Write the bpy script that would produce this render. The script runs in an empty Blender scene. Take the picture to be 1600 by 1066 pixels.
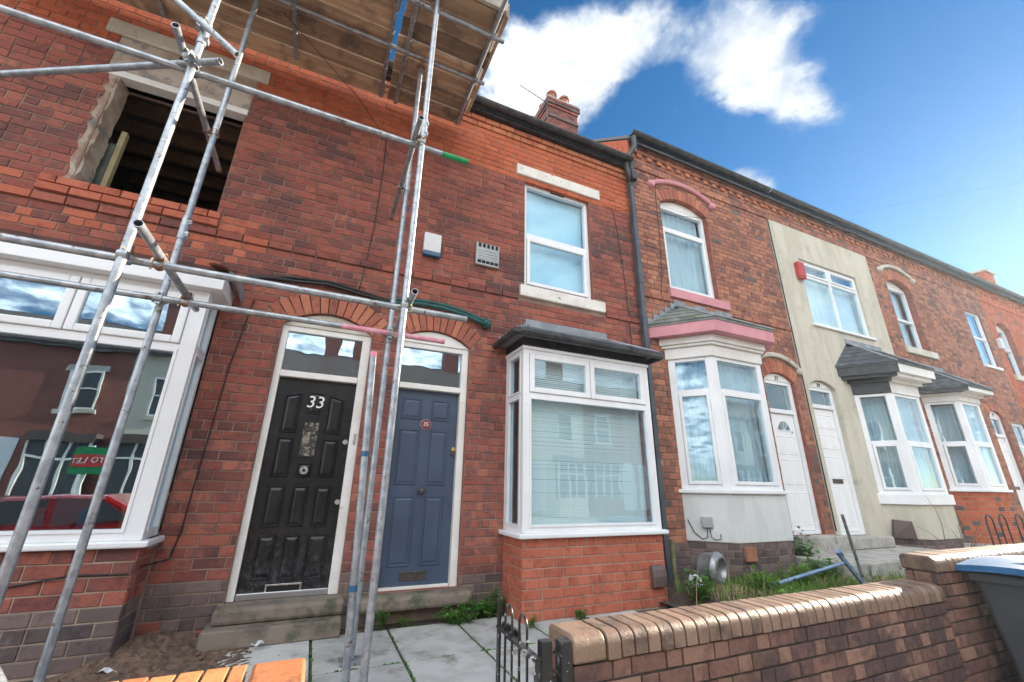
import bpy, bmesh, math, random
from mathutils import Vector, Matrix
random.seed(7)
rnd = random.random
ru = random.uniform
S = bpy.context.scene
COL = S.collection

# ------------------------------------------------------------------ camera
CAM = Vector((0.0, -4.5, 1.18))
MROT = Matrix(((0.911468, -0.148801, -0.383517), (-0.411093, -0.295162, -0.862486), (0.015139, 0.943789, -0.330201)))
cd = bpy.data.cameras.new('camera')
cd.sensor_width = 36.0
cd.lens = 14.683
cd.clip_start = 0.05
cd.clip_end = 3000
cam = bpy.data.objects.new('camera', cd)
COL.objects.link(cam)
cam.matrix_world = Matrix.Translation(CAM) @ MROT.to_4x4()
S.camera = cam

# ------------------------------------------------------------------ world, sun, exposure
SUN_AZ, SUN_EL = math.radians(5.5), math.radians(20.0)       # azimuth from +x towards +y
SUN_DIR = Vector((math.cos(SUN_AZ) * math.cos(SUN_EL), math.sin(SUN_AZ) * math.cos(SUN_EL), math.sin(SUN_EL)))
S.view_settings.view_transform = 'Standard'
S.view_settings.look = 'None'
S.view_settings.exposure = 1.95
S.view_settings.gamma = 1.0
S.cycles.use_denoising = True
S.cycles.max_bounces = 10
S.cycles.transparent_max_bounces = 24
S.cycles.sample_clamp_indirect = 6.0

world = bpy.data.worlds.new('World')
S.world = world
world.use_nodes = True
wt = world.node_tree
wt.nodes.clear()


class NT:
    """small helper for building node trees"""
    def __init__(s, t):
        s.t = t

    def n(s, typ, props=None, **inp):
        nd = s.t.nodes.new(typ)
        for k, v in (props or {}).items():
            setattr(nd, k, v)
        for k, v in inp.items():
            key = int(k[1:]) if k[0] == 'i' and k[1:].isdigit() else k.replace('_', ' ')
            s.set(nd.inputs[key], v)
        return nd

    def set(s, sock, v):
        if isinstance(v, bpy.types.NodeSocket):
            s.t.links.new(v, sock)
        elif isinstance(v, bpy.types.Node):
            s.t.links.new(v.outputs[0], sock)
        else:
            if sock.type == 'RGBA' and len(v) == 3:
                v = (*v, 1)
            sock.default_value = v

    def m(s, op, a, b=None, c=None, clamp=False):
        nd = s.t.nodes.new('ShaderNodeMath')
        nd.operation = op
        nd.use_clamp = clamp
        for i, v in enumerate((a, b, c)):
            if v is not None:
                s.set(nd.inputs[i], v)
        return nd.outputs[0]

    def mix(s, f, a, b, blend='MIX'):
        nd = s.t.nodes.new('ShaderNodeMix')
        nd.data_type = 'RGBA'
        nd.blend_type = blend
        s.set(nd.inputs[0], f)
        s.set(nd.inputs[6], a)
        s.set(nd.inputs[7], b)
        return nd.outputs[2]

    def noise(s, vec, scale, detail=4, rough=0.55, w=None, dist=0.0):
        nd = s.t.nodes.new('ShaderNodeTexNoise')
        s.set(nd.inputs['Vector'], vec)
        nd.inputs['Scale'].default_value = scale
        nd.inputs['Detail'].default_value = detail
        nd.inputs['Roughness'].default_value = rough
        nd.inputs['Distortion'].default_value = dist
        return nd.outputs[0]

    def ss(s, x, a, b, lo=0.0, hi=1.0):
        nd = s.t.nodes.new('ShaderNodeMapRange')
        nd.interpolation_type = 'SMOOTHSTEP'
        s.set(nd.inputs[0], x)
        nd.inputs[1].default_value = a
        nd.inputs[2].default_value = b
        nd.inputs[3].default_value = lo
        nd.inputs[4].default_value = hi
        return nd.outputs[0]

    def ramp(s, f, stops, interp='LINEAR'):
        nd = s.t.nodes.new('ShaderNodeValToRGB')
        cr = nd.color_ramp
        cr.interpolation = interp
        while len(cr.elements) < len(stops):
            cr.elements.new(0.5)
        for e, (p, c) in zip(cr.elements, stops):
            e.position = p
            e.color = (*c, 1)
        s.set(nd.inputs[0], f)
        return nd.outputs[0]


W = NT(wt)
geo = W.n('ShaderNodeTexCoord').outputs['Generated']
dirv = W.n('ShaderNodeVectorMath', {'operation': 'NORMALIZE'}, i0=geo).outputs[0]
sky = W.n('ShaderNodeTexSky', {'sky_type': 'NISHITA', 'sun_disc': False, 'sun_elevation': SUN_EL,
                               'sun_rotation': math.pi / 2 - SUN_AZ, 'altitude': 100, 'air_density': 1.0,
                               'dust_density': 0.04, 'ozone_density': 2.5})
SKY_K = 0.046
skyc = W.n('ShaderNodeHueSaturation', None, Saturation=1.3, Value=1.0, Color=sky.outputs[0]).outputs[0]
# clouds: fractal noise over a flat layer, gathered in a few banks
sep = W.n('ShaderNodeSeparateXYZ', None, Vector=dirv)
zc = W.m('ADD', W.m('MAXIMUM', sep.outputs[2], 0.0), 0.22)
plane = W.n('ShaderNodeCombineXYZ', None, X=W.m('DIVIDE', sep.outputs[0], zc), Y=W.m('DIVIDE', sep.outputs[1], zc), Z=0.37).outputs[0]
n1 = W.noise(plane, 5.6, 12, 0.60, dist=0.15)
n2 = W.noise(W.n('ShaderNodeVectorMath', {'operation': 'ADD'}, i0=plane, i1=(0.035, 0.012, 0.05)).outputs[0], 5.6, 7, 0.58, dist=0.15)
n3 = W.noise(plane, 0.8, 3, 0.5)
banks = [((0.3371, 0.5256, 0.7811), 0.0052, 0.42), ((0.290, 0.595, 0.748), 0.0055, 0.38), ((0.3789, 0.4737, 0.795), 0.004, 0.22), ((0.25, 0.69, 0.68), 0.006, 0.35),
         ((0.445, 0.42, 0.79), 0.005, 0.24), ((0.4984, 0.3323, 0.8007), 0.004, 0.20), ((0.5807, 0.3171, 0.7498), 0.0026, 0.36),
         ((0.6311, 0.3128, 0.7098), 0.0030, 0.40), ((0.6841, 0.3122, 0.6592), 0.0016, 0.34), ((0.7206, 0.2738, 0.637), 0.0010, 0.24),
         ((0.775, 0.2143, 0.595), 0.0009, 0.18), ((0.6481, 0.2009, 0.7346), 0.0010, 0.22), ((0.7113, 0.4150, 0.5660), 0.0006, 0.36),
         ((0.68, 0.442, 0.585), 0.0005, 0.36), ((0.2119, 0.5302, 0.821), 0.003, 0.14)]
acc = None
for d, w_, a_ in banks:
    dv = Vector(d).normalized()
    dt = W.n('ShaderNodeVectorMath', {'operation': 'DOT_PRODUCT'}, i0=dirv, i1=tuple(dv)).outputs['Value']
    e = W.m('MULTIPLY', W.m('EXPONENT', W.m('DIVIDE', W.m('SUBTRACT', dt, 1.0), w_)), a_)
    acc = e if acc is None else W.m('ADD', acc, e)
acc = W.m('MINIMUM', acc, 0.55)
# sky outside the view: cloud cover thickened to light the house fronts
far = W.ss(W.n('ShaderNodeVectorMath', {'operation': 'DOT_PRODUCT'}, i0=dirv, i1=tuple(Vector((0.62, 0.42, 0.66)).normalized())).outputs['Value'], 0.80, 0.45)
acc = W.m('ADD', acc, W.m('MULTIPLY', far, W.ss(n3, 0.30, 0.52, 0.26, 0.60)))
dens = W.m('ADD', n1, acc)
cov = W.ss(dens, 0.69, 0.94)
lit = W.m('ADD', W.m('MULTIPLY', W.m('SUBTRACT', n1, n2), 4.2), W.ss(dens, 0.72, 1.12, 0.10, 0.80))
# clouds dimmer towards the sun, unseen ones behind kept bright to light the fronts
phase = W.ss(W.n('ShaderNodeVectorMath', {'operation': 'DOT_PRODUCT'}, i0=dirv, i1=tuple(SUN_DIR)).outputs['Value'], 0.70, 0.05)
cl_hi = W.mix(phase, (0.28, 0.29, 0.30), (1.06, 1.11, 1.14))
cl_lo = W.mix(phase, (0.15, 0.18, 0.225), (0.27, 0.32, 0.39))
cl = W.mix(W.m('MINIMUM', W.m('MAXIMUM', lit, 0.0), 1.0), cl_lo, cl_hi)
cov = W.m('MULTIPLY', cov, W.ss(sep.outputs[2], 0.0, 0.1))
skyk = W.mix(1.0, skyc, (SKY_K, SKY_K, SKY_K), 'MULTIPLY')
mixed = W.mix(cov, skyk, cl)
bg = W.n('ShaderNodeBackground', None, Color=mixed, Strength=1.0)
wo = W.n('ShaderNodeOutputWorld')
wt.links.new(bg.outputs[0], wo.inputs[0])
world.cycles.sampling_method = 'MANUAL'
world.cycles.sample_map_resolution = 1024

sd = bpy.data.lights.new('sun', 'SUN')
sd.energy = 4.5
sd.angle = math.radians(0.53)
sd.color = (1.0, 0.86, 0.68)
sun = bpy.data.objects.new('sun', sd)
COL.objects.link(sun)
sun.rotation_euler = SUN_DIR.to_track_quat('Z', 'Y').to_euler()
sun.location = (20, 5, 20)

# ------------------------------------------------------------------ materials
MATS = {}


def new_mat(name):
    m = bpy.data.materials.new(name)
    m.use_nodes = True
    m.node_tree.nodes.clear()
    MATS[name] = m
    return m, NT(m.node_tree)


def finish(m, T, bsdf):
    o = T.n('ShaderNodeOutputMaterial')
    m.node_tree.links.new(bsdf.outputs[0], o.inputs[0])


def simple(name, c, c2=None, scale=6.0, rough=0.6, metal=0.0, bump=0.0, bscale=60.0, detail=5, lo=0.4, hi=0.62, spec=0.5,
           dirt=None, dscale=2.0, dlo=0.55, dhi=0.72, var=0.0, rvar=0.0, stretch=None, coat=0.0, obj=False, trans=None):
    m, T = new_mat(name)
    pos = T.n('ShaderNodeTexCoord').outputs['Object'] if obj else T.n('ShaderNodeNewGeometry').outputs['Position']
    p2 = pos
    if stretch:
        p2 = T.n('ShaderNodeVectorMath', {'operation': 'MULTIPLY'}, i0=pos, i1=stretch).outputs[0]
    col = c
    if c2:
        col = T.mix(T.ss(T.noise(p2, scale, detail, 0.6), lo, hi), c, c2)
    if dirt:
        col = T.mix(T.ss(T.noise(pos, dscale, 6, 0.65), dlo, dhi), col, dirt)
    if var:
        a = T.n('ShaderNodeAttribute', {'attribute_name': 'var'}).outputs['Fac']
        k = T.m('ADD', T.m('MULTIPLY', a, var), 1 - var / 2)
        cc = T.n('ShaderNodeCombineXYZ', None, X=k, Y=k, Z=k).outputs[0]
        col = T.mix(1.0, col, cc, 'MULTIPLY')
    b = T.n('ShaderNodeBsdfPrincipled')
    T.set(b.inputs['Base Color'], col)
    r = rough
    if rvar:
        r = T.m('ADD', T.m('MULTIPLY', T.noise(p2, scale * 2, 4), rvar), rough - rvar / 2)
    T.set(b.inputs['Roughness'], r)
    b.inputs['Metallic'].default_value = metal
    b.inputs['Specular IOR Level'].default_value = spec
    b.inputs['Coat Weight'].default_value = coat
    if bump:
        bp = T.n('ShaderNodeBump', None, Strength=bump, Distance=0.01, Height=T.noise(p2, bscale, 5, 0.6))
        T.set(b.inputs['Normal'], bp)
    if trans:
        tr = T.n('ShaderNodeBsdfTranslucent', None, Color=trans)
        mx = T.n('ShaderNodeMixShader', None, Fac=0.35, i1=b, i2=tr)
        finish(m, T, mx)
    else:
        finish(m, T, b)
    return m


def brick_mat(name, stops, soot=0.5, sootc=(0.035, 0.028, 0.03), sscale=1.3, slo=0.5, shi=0.68, white=0.0, rough=0.85,
              bump=0.5, speck=0.35, rlo=None, moss=0.0, interp='LINEAR', flash=0.55, flashc=None, flo=0.50, stretch=(1, 1, 1)):
    m, T = new_mat(name)
    pos = T.n('ShaderNodeNewGeometry').outputs['Position']
    a = T.n('ShaderNodeAttribute', {'attribute_name': 'var'}).outputs['Fac']
    fine = T.noise(pos, 70, 6, 0.7)
    mid = T.noise(pos, 16, 4, 0.6)
    f = T.m('ADD', a, T.m('MULTIPLY', T.m('SUBTRACT', mid, 0.5), 0.35))
    col = T.ramp(f, stops, interp)
    col = T.mix(T.m('MULTIPLY', T.ss(fine, 0.42, 0.66), speck), col, T.mix(1.0, col, (0.55, 0.5, 0.5), 'MULTIPLY'))
    burnt = T.noise(pos, 9.5, 6, 0.7)
    col = T.mix(T.m('MULTIPLY', T.ss(burnt, flo, flo + 0.16), flash), col, flashc or T.mix(1.0, col, (0.42, 0.38, 0.44), 'MULTIPLY'))
    smear = T.noise(pos, 34, 5, 0.75)
    col = T.mix(T.m('MULTIPLY', T.ss(smear, 0.57, 0.72), 0.20), col, (0.45, 0.33, 0.25))
    if soot:
        s1 = T.noise(T.n('ShaderNodeVectorMath', {'operation': 'MULTIPLY'}, i0=pos, i1=stretch).outputs[0], sscale, 7, 0.68)
        s2 = T.m('ADD', s1, T.m('MULTIPLY', T.m('SUBTRACT', mid, 0.5), 0.25))
        s3 = T.m('ADD', s2, T.m('MULTIPLY', T.m('SUBTRACT', a, 0.5), -0.12))
        col = T.mix(T.m('MULTIPLY', T.ss(s3, slo, shi), soot), col, sootc)
    if white:
        w1 = T.noise(pos, 2.6, 7, 0.7)
        col = T.mix(T.m('MULTIPLY', T.ss(w1, 0.6, 0.78), white), col, (0.42, 0.37, 0.34))
    if moss:
        w2 = T.noise(pos, 5.0, 7, 0.7)
        col = T.mix(T.m('MULTIPLY', T.ss(w2, 0.55, 0.7), moss), col, (0.12, 0.12, 0.03))
    b = T.n('ShaderNodeBsdfPrincipled')
    T.set(b.inputs['Base Color'], col)
    if rlo is not None:
        T.set(b.inputs['Roughness'], T.ss(mid, 0.35, 0.7, rlo, rough))
    else:
        b.inputs['Roughness'].default_value = rough
    b.inputs['Specular IOR Level'].default_value = 0.22
    h = T.m('ADD', T.m('MULTIPLY', fine, 0.5), T.m('MULTIPLY', mid, 0.8))
    bp = T.n('ShaderNodeBump', None, Strength=bump, Distance=0.006, Height=h)
    T.set(b.inputs['Normal'], bp)
    finish(m, T, b)
    return m


brick_mat('old_brick', [(0.0, (0.255, 0.082, 0.065)), (0.3, (0.30, 0.093, 0.070)), (0.7, (0.335, 0.104, 0.075)), (1.0, (0.38, 0.125, 0.087))],
          soot=0.85, sootc=(0.088, 0.054, 0.055), sscale=0.8, slo=0.44, shi=0.66, white=0.32, bump=0.9, stretch=(0.8, 1, 1.8))
brick_mat('flashed_brick', [(0.0, (0.28, 0.095, 0.075)), (0.6, (0.36, 0.12, 0.085)), (1.0, (0.42, 0.15, 0.10))], soot=0.4, sootc=(0.085, 0.052, 0.052), white=0.3, bump=0.9,
          flash=0.65, flashc=(0.10, 0.065, 0.075), flo=0.45)
brick_mat('red_brick', [(0.0, (0.44, 0.112, 0.056)), (0.5, (0.50, 0.130, 0.062)), (1.0, (0.54, 0.152, 0.074))], soot=0.3, sootc=(0.17, 0.06, 0.045), slo=0.55, shi=0.8, bump=0.5, white=0.12)
brick_mat('bay_brick', [(0.0, (0.43, 0.122, 0.074)), (0.5, (0.47, 0.140, 0.084)), (1.0, (0.51, 0.160, 0.097))], soot=0.2, sootc=(0.17, 0.065, 0.05), slo=0.55, shi=0.8, bump=0.5, white=0.25)
brick_mat('brown_brick', [(0.0, (0.26, 0.112, 0.086)), (0.3, (0.34, 0.142, 0.098)), (0.7, (0.41, 0.172, 0.110)), (1.0, (0.47, 0.21, 0.13))],
          soot=0.72, sootc=(0.115, 0.072, 0.065), sscale=1.1, slo=0.45, shi=0.70, white=0.2, bump=0.9, flash=0.7)
brick_mat('blue_brick', [(0.0, (0.105, 0.082, 0.082)), (0.5, (0.155, 0.115, 0.108)), (1.0, (0.21, 0.155, 0.14))], soot=0.3, white=0.35, rough=0.75, bump=0.9)
brick_mat('wall_brick', [(0.0, (0.15, 0.080, 0.064)), (0.4, (0.19, 0.100, 0.078)), (0.75, (0.225, 0.125, 0.094)), (1.0, (0.26, 0.15, 0.112))], soot=0.8, sootc=(0.058, 0.040, 0.043),
          sscale=1.5, slo=0.46, shi=0.62, rough=0.8, rlo=0.5, white=0.3, moss=0.3, bump=0.9, flash=0.6)
brick_mat('coping_brick', [(0.0, (0.165, 0.108, 0.082)), (0.5, (0.21, 0.138, 0.102)), (1.0, (0.26, 0.172, 0.125))], soot=0.55, rough=0.55, rlo=0.34, moss=0.5, bump=1.0, sscale=4, flash=0.5)
brick_mat('orange_coping', [(0.0, (0.46, 0.17, 0.08)), (1.0, (0.56, 0.26, 0.11))], soot=0.15, rough=0.5, rlo=0.3, white=0.5)
brick_mat('arch_brick', [(0.0, (0.36, 0.125, 0.085)), (0.5, (0.44, 0.155, 0.10)), (1.0, (0.50, 0.20, 0.12))], soot=0.3, sootc=(0.1, 0.06, 0.06), white=0.3)
brick_mat('cornice_brick', [(0.0, (0.46, 0.15, 0.08)), (1.0, (0.55, 0.21, 0.105))], soot=0.3, sootc=(0.12, 0.07, 0.06), slo=0.55)
simple('mortar', (0.30, 0.215, 0.165), (0.20, 0.135, 0.105), 3.0, 0.95, bump=0.6, bscale=90, dirt=(0.15, 0.11, 0.10), dscale=1.3)
simple('pale_mortar', (0.42, 0.33, 0.26), (0.33, 0.25, 0.20), 4.0, 0.95, bump=0.5, bscale=90)
simple('sooty_mortar', (0.24, 0.185, 0.145), (0.12, 0.09, 0.075), 3.0, 0.95, bump=0.6, bscale=90)
simple('aerial_metal', (0.10, 0.10, 0.11), None, 3, 0.4, metal=0.6)
simple('dark_mortar', (0.035, 0.03, 0.025), (0.07, 0.06, 0.045), 6.0, 0.95, bump=0.6, bscale=90)
simple('white_paint', (0.78, 0.77, 0.74), (0.70, 0.68, 0.63), 3.0, 0.45, bump=0.06, bscale=40, dirt=(0.30, 0.26, 0.21), dscale=9, dlo=0.66, dhi=0.78)
simple('flaky_paint', (0.76, 0.73, 0.67), (0.66, 0.62, 0.55), 4.0, 0.7, bump=0.35, bscale=50, dirt=(0.16, 0.13, 0.11), dscale=12, dlo=0.62, dhi=0.68)
simple('upvc', (0.80, 0.81, 0.82), (0.74, 0.75, 0.76), 2.0, 0.28, bump=0.02, dirt=(0.42, 0.38, 0.32), dscale=14, dlo=0.68, dhi=0.82)
m_, T_ = new_mat('black_door')
p_ = T_.n('ShaderNodeNewGeometry').outputs['Position']
z_ = T_.n('ShaderNodeSeparateXYZ', None, Vector=p_).outputs[2]
c_ = T_.mix(T_.ss(T_.noise(p_, 4, 5), 0.4, 0.65), (0.006, 0.007, 0.009), (0.014, 0.015, 0.018))
c_ = T_.mix(T_.ss(T_.noise(p_, 55, 6, 0.65), 0.65, 0.70), c_, (0.19, 0.19, 0.19))
dust = T_.m('MULTIPLY', T_.ss(z_, 1.0, 0.35), T_.ss(T_.noise(p_, 26, 8, 0.8), 0.45, 0.66))
c_ = T_.mix(T_.m('MULTIPLY', dust, 0.55), c_, (0.11, 0.11, 0.115))
sc_ = T_.noise(T_.n('ShaderNodeVectorMath', {'operation': 'MULTIPLY'}, i0=p_, i1=(3, 3, 14)).outputs[0], 5, 6, 0.7)
c_ = T_.mix(T_.ss(sc_, 0.69, 0.73), c_, (0.16, 0.16, 0.16))
b_ = T_.n('ShaderNodeBsdfPrincipled', None, Base_Color=c_, Roughness=T_.m('ADD', T_.m('MULTIPLY', dust, 0.4), 0.28))
b_.inputs['Specular IOR Level'].default_value = 0.45
T_.set(b_.inputs['Normal'], T_.n('ShaderNodeBump', None, Strength=0.12, Distance=0.01, Height=T_.noise(p_, 80, 5)))
finish(m_, T_, b_)
simple('car_red', (0.35, 0.012, 0.015), None, 3, 0.25, coat=1.0)
simple('blue_door', (0.042, 0.064, 0.108), (0.053, 0.078, 0.128), 2.5, 0.45, bump=0.10, bscale=150, dirt=(0.10, 0.11, 0.13), dscale=60, dlo=0.70, dhi=0.76, rvar=0.15)
simple('white_door', (0.80, 0.80, 0.80), None, 3, 0.35)
simple('concrete', (0.42, 0.395, 0.355), (0.30, 0.28, 0.25), 5, 0.9, bump=0.5, bscale=45, dirt=(0.10, 0.09, 0.07), dscale=7, dlo=0.56, dhi=0.7)
simple('slab', (0.45, 0.445, 0.425), (0.36, 0.355, 0.335), 4, 0.85, bump=0.4, bscale=60, dirt=(0.20, 0.18, 0.15), dscale=3.5, dlo=0.52, dhi=0.70, var=0.35)
simple('stone_step', (0.22, 0.18, 0.14), (0.14, 0.115, 0.092), 6, 0.85, bump=0.55, bscale=50, dirt=(0.075, 0.085, 0.045), dscale=3, dlo=0.52, dhi=0.66)
simple('stone_lintel', (0.60, 0.57, 0.50), (0.50, 0.46, 0.38), 3, 0.85, bump=0.45, bscale=40, dirt=(0.28, 0.24, 0.18), dscale=9, dlo=0.6, dhi=0.72)
simple('plaster', (0.48, 0.42, 0.35), (0.34, 0.24, 0.18), 3.5, 0.9, bump=0.6, bscale=25, dirt=(0.24, 0.24, 0.23), dscale=4, dlo=0.55, dhi=0.6)
simple('cream_render', (0.62, 0.575, 0.475), (0.53, 0.49, 0.395), 1.6, 0.95, bump=1.0, bscale=110, dirt=(0.36, 0.34, 0.27), dscale=3.2, dlo=0.54, dhi=0.78, stretch=(2.2, 2.2, 0.55))
simple('grey_render', (0.74, 0.745, 0.73), (0.67, 0.675, 0.66), 2.2, 0.95, bump=1.0, bscale=110, dirt=(0.42, 0.42, 0.40), dscale=3.4, dlo=0.60, dhi=0.80, stretch=(2.2, 2.2, 0.7))
simple('black_plastic', (0.020, 0.021, 0.024), (0.05, 0.052, 0.055), 8, 0.32, bump=0.04, rvar=0.2)
simple('grey_pipe', (0.055, 0.07, 0.085), (0.08, 0.10, 0.115), 4, 0.45, bump=0.06, rvar=0.2)
simple('black_paint', (0.012, 0.013, 0.018), (0.03, 0.032, 0.038), 9, 0.4, bump=0.15, bscale=40)
simple('flaked_black', (0.013, 0.014, 0.016), (0.02, 0.02, 0.022), 9, 0.35, bump=0.25, bscale=60, dirt=(0.45, 0.46, 0.47), dscale=22, dlo=0.60, dhi=0.63)
simple('pink_paint', (0.62, 0.27, 0.30), (0.55, 0.23, 0.26), 4, 0.6, bump=0.15, bscale=30, dirt=(0.45, 0.34, 0.30), dscale=12, dlo=0.62, dhi=0.7)
simple('lead', (0.21, 0.23, 0.25), (0.31, 0.33, 0.35), 5, 0.55, metal=0.25, bump=0.2, bscale=20)
simple('slate', (0.035, 0.040, 0.048), (0.065, 0.072, 0.08), 7, 0.55, bump=0.3, bscale=40, dirt=(0.11, 0.12, 0.10), dscale=8, dlo=0.58, dhi=0.7, var=0.5)
simple('green_slate', (0.12, 0.14, 0.13), (0.18, 0.20, 0.18), 7, 0.6, bump=0.3, bscale=40, dirt=(0.15, 0.17, 0.09), dscale=6, dlo=0.5, dhi=0.7, var=0.4)
simple('galvanised', (0.27, 0.30, 0.33), (0.40, 0.43, 0.46), 14, 0.40, metal=0.6, bump=0.08, bscale=60, dirt=(0.16, 0.125, 0.09), dscale=16, dlo=0.60, dhi=0.66, rvar=0.3)
simple('pink_tube', (0.62, 0.22, 0.30), (0.68, 0.36, 0.40), 9, 0.5, bump=0.08, dirt=(0.45, 0.46, 0.48), dscale=14, dlo=0.62, dhi=0.68)
simple('green_tube', (0.0, 0.24, 0.075), (0.01, 0.30, 0.10), 9, 0.45)
simple('rusty_steel', (0.20, 0.085, 0.04), (0.32, 0.19, 0.10), 30, 0.7, metal=0.4, bump=0.4, bscale=90)
simple('zinc_bolt', (0.55, 0.47, 0.30), (0.42, 0.38, 0.28), 30, 0.4, metal=0.7)
simple('board', (0.54, 0.365, 0.23), (0.38, 0.25, 0.155), 4, 0.85, bump=0.4, bscale=30, stretch=(0.35, 5, 5), dirt=(0.24, 0.165, 0.115), dscale=3.5, dlo=0.48, dhi=0.66, var=1.1)
simple('weathered_board', (0.40, 0.37, 0.32), (0.28, 0.24, 0.19), 5, 0.85, bump=0.4, bscale=30, stretch=(0.35, 5, 5), var=0.3)
simple('joist', (0.34, 0.22, 0.13), (0.25, 0.16, 0.09), 6, 0.9, bump=0.3)
simple('pale_timber', (0.48, 0.42, 0.24), (0.40, 0.34, 0.19), 6, 0.8)
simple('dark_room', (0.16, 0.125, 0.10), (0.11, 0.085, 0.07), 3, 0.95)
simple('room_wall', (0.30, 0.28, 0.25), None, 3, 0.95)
simple('blind', (0.84, 0.87, 0.86), None, 3, 0.6)
simple('curtain', (0.74, 0.83, 0.88), (0.66, 0.76, 0.82), 3, 0.9, stretch=(9, 9, 0.5), trans=(0.6, 0.65, 0.7))
simple('blue_blind', (0.46, 0.69, 0.80), (0.42, 0.64, 0.76), 2, 0.85)  # white blind, its colour carrying the cyan of the sky light
simple('brass', (0.70, 0.50, 0.17), None, 3, 0.3, metal=1.0)
simple('chrome', (0.62, 0.62, 0.60), (0.4, 0.38, 0.35), 40, 0.3, metal=0.9)
simple('bronze', (0.09, 0.075, 0.07), (0.13, 0.11, 0.10), 30, 0.4, metal=0.6)
simple('maroon', (0.16, 0.012, 0.025), None, 3, 0.3, coat=0.5)
simple('number_white', (0.82, 0.80, 0.76), None, 3, 0.5)
simple('number_black', (0.02, 0.02, 0.02), None, 3, 0.5)
simple('red_plastic', (0.42, 0.035, 0.04), (0.50, 0.06, 0.06), 5, 0.5)
simple('white_plastic', (0.72, 0.73, 0.72), (0.62, 0.64, 0.64), 3, 0.5)
simple('blue_plastic', (0.02, 0.10, 0.20), None, 3, 0.4)
simple('grey_metal', (0.33, 0.35, 0.36), (0.40, 0.41, 0.41), 6, 0.5, metal=0.2, dirt=(0.12, 0.12, 0.12), dscale=20, dlo=0.62, dhi=0.7)
simple('slot_dark', (0.01, 0.01, 0.01), None, 3, 0.9)
simple('green_conduit', (0.01, 0.075, 0.07), (0.02, 0.11, 0.10), 9, 0.45)
simple('cable_black', (0.012, 0.012, 0.013), None, 3, 0.5)
simple('terracotta', (0.36, 0.15, 0.09), (0.28, 0.11, 0.07), 6, 0.85, bump=0.3, dirt=(0.09, 0.07, 0.06), dscale=4)
simple('brown_plastic', (0.10, 0.065, 0.06), (0.13, 0.09, 0.08), 5, 0.55)
simple('bin_body', (0.045, 0.048, 0.055), (0.055, 0.058, 0.065), 5, 0.5, bump=0.1, bscale=200)
simple('bin_lid', (0.010, 0.085, 0.22), (0.02, 0.11, 0.26), 5, 0.42, bump=0.08, dirt=(0.10, 0.14, 0.18), dscale=18, dlo=0.58, dhi=0.7)
simple('bin_green', (0.10, 0.45, 0.08), (0.5, 0.6, 0.5), 9, 0.5)
simple('silver_pot', (0.36, 0.37, 0.38), (0.25, 0.25, 0.25), 9, 0.4, metal=0.5)
simple('blue_steel', (0.16, 0.25, 0.40), (0.24, 0.32, 0.45), 14, 0.45, metal=0.2, dirt=(0.03, 0.03, 0.035), dscale=25, dlo=0.58, dhi=0.64)
simple('olive', (0.20, 0.20, 0.095), (0.12, 0.13, 0.06), 9, 0.7)
simple('soil', (0.085, 0.06, 0.042), (0.05, 0.037, 0.028), 9, 0.95, bump=1.0, bscale=30, dirt=(0.16, 0.125, 0.08), dscale=5)
simple('sand', (0.17, 0.105, 0.07), (0.085, 0.058, 0.043), 22, 0.95, bump=1.0, bscale=50, dirt=(0.06, 0.05, 0.045), dscale=9)
simple('grass', (0.085, 0.20, 0.022), (0.15, 0.26, 0.045), 3, 0.7, var=0.9, trans=(0.16, 0.30, 0.03))
simple('straw', (0.34, 0.25, 0.14), (0.22, 0.155, 0.085), 3, 0.85, var=0.6)
simple('leaf', (0.045, 0.15, 0.022), (0.09, 0.21, 0.036), 5, 0.55, var=0.9, trans=(0.10, 0.26, 0.03))
simple('twig', (0.13, 0.09, 0.07), None, 3, 0.9)
simple('asphalt', (0.05, 0.05, 0.052), (0.07, 0.07, 0.07), 8, 0.9, bump=0.4, bscale=120)
simple('pavement', (0.36, 0.345, 0.32), (0.30, 0.29, 0.27), 5, 0.9, bump=0.3, bscale=70)
simple('far_cream', (0.66, 0.60, 0.48), None, 3, 0.9)
simple('far_brick', (0.28, 0.10, 0.075), (0.22, 0.08, 0.06), 6, 0.9)
simple('roof_tile', (0.11, 0.075, 0.065), (0.075, 0.06, 0.055), 8, 0.8, bump=0.3)
simple('sign_green', (0.0, 0.23, 0.07), None, 3, 0.5)
simple('sign_red', (0.55, 0.03, 0.03), None, 3, 0.5)
simple('bubble_wrap', (0.07, 0.085, 0.10), (0.16, 0.18, 0.20), 30, 0.35, bump=1.0, bscale=60)
simple('litter', (0.62, 0.64, 0.66), (0.5, 0.5, 0.5), 9, 0.6)
simple('pebble_glass', (0.26, 0.22, 0.16), (0.03, 0.03, 0.03), 26, 0.15, lo=0.42, hi=0.52, bump=1.0, bscale=25)
simple('aluminium', (0.55, 0.57, 0.60), None, 3, 0.3, metal=0.9)


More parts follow.
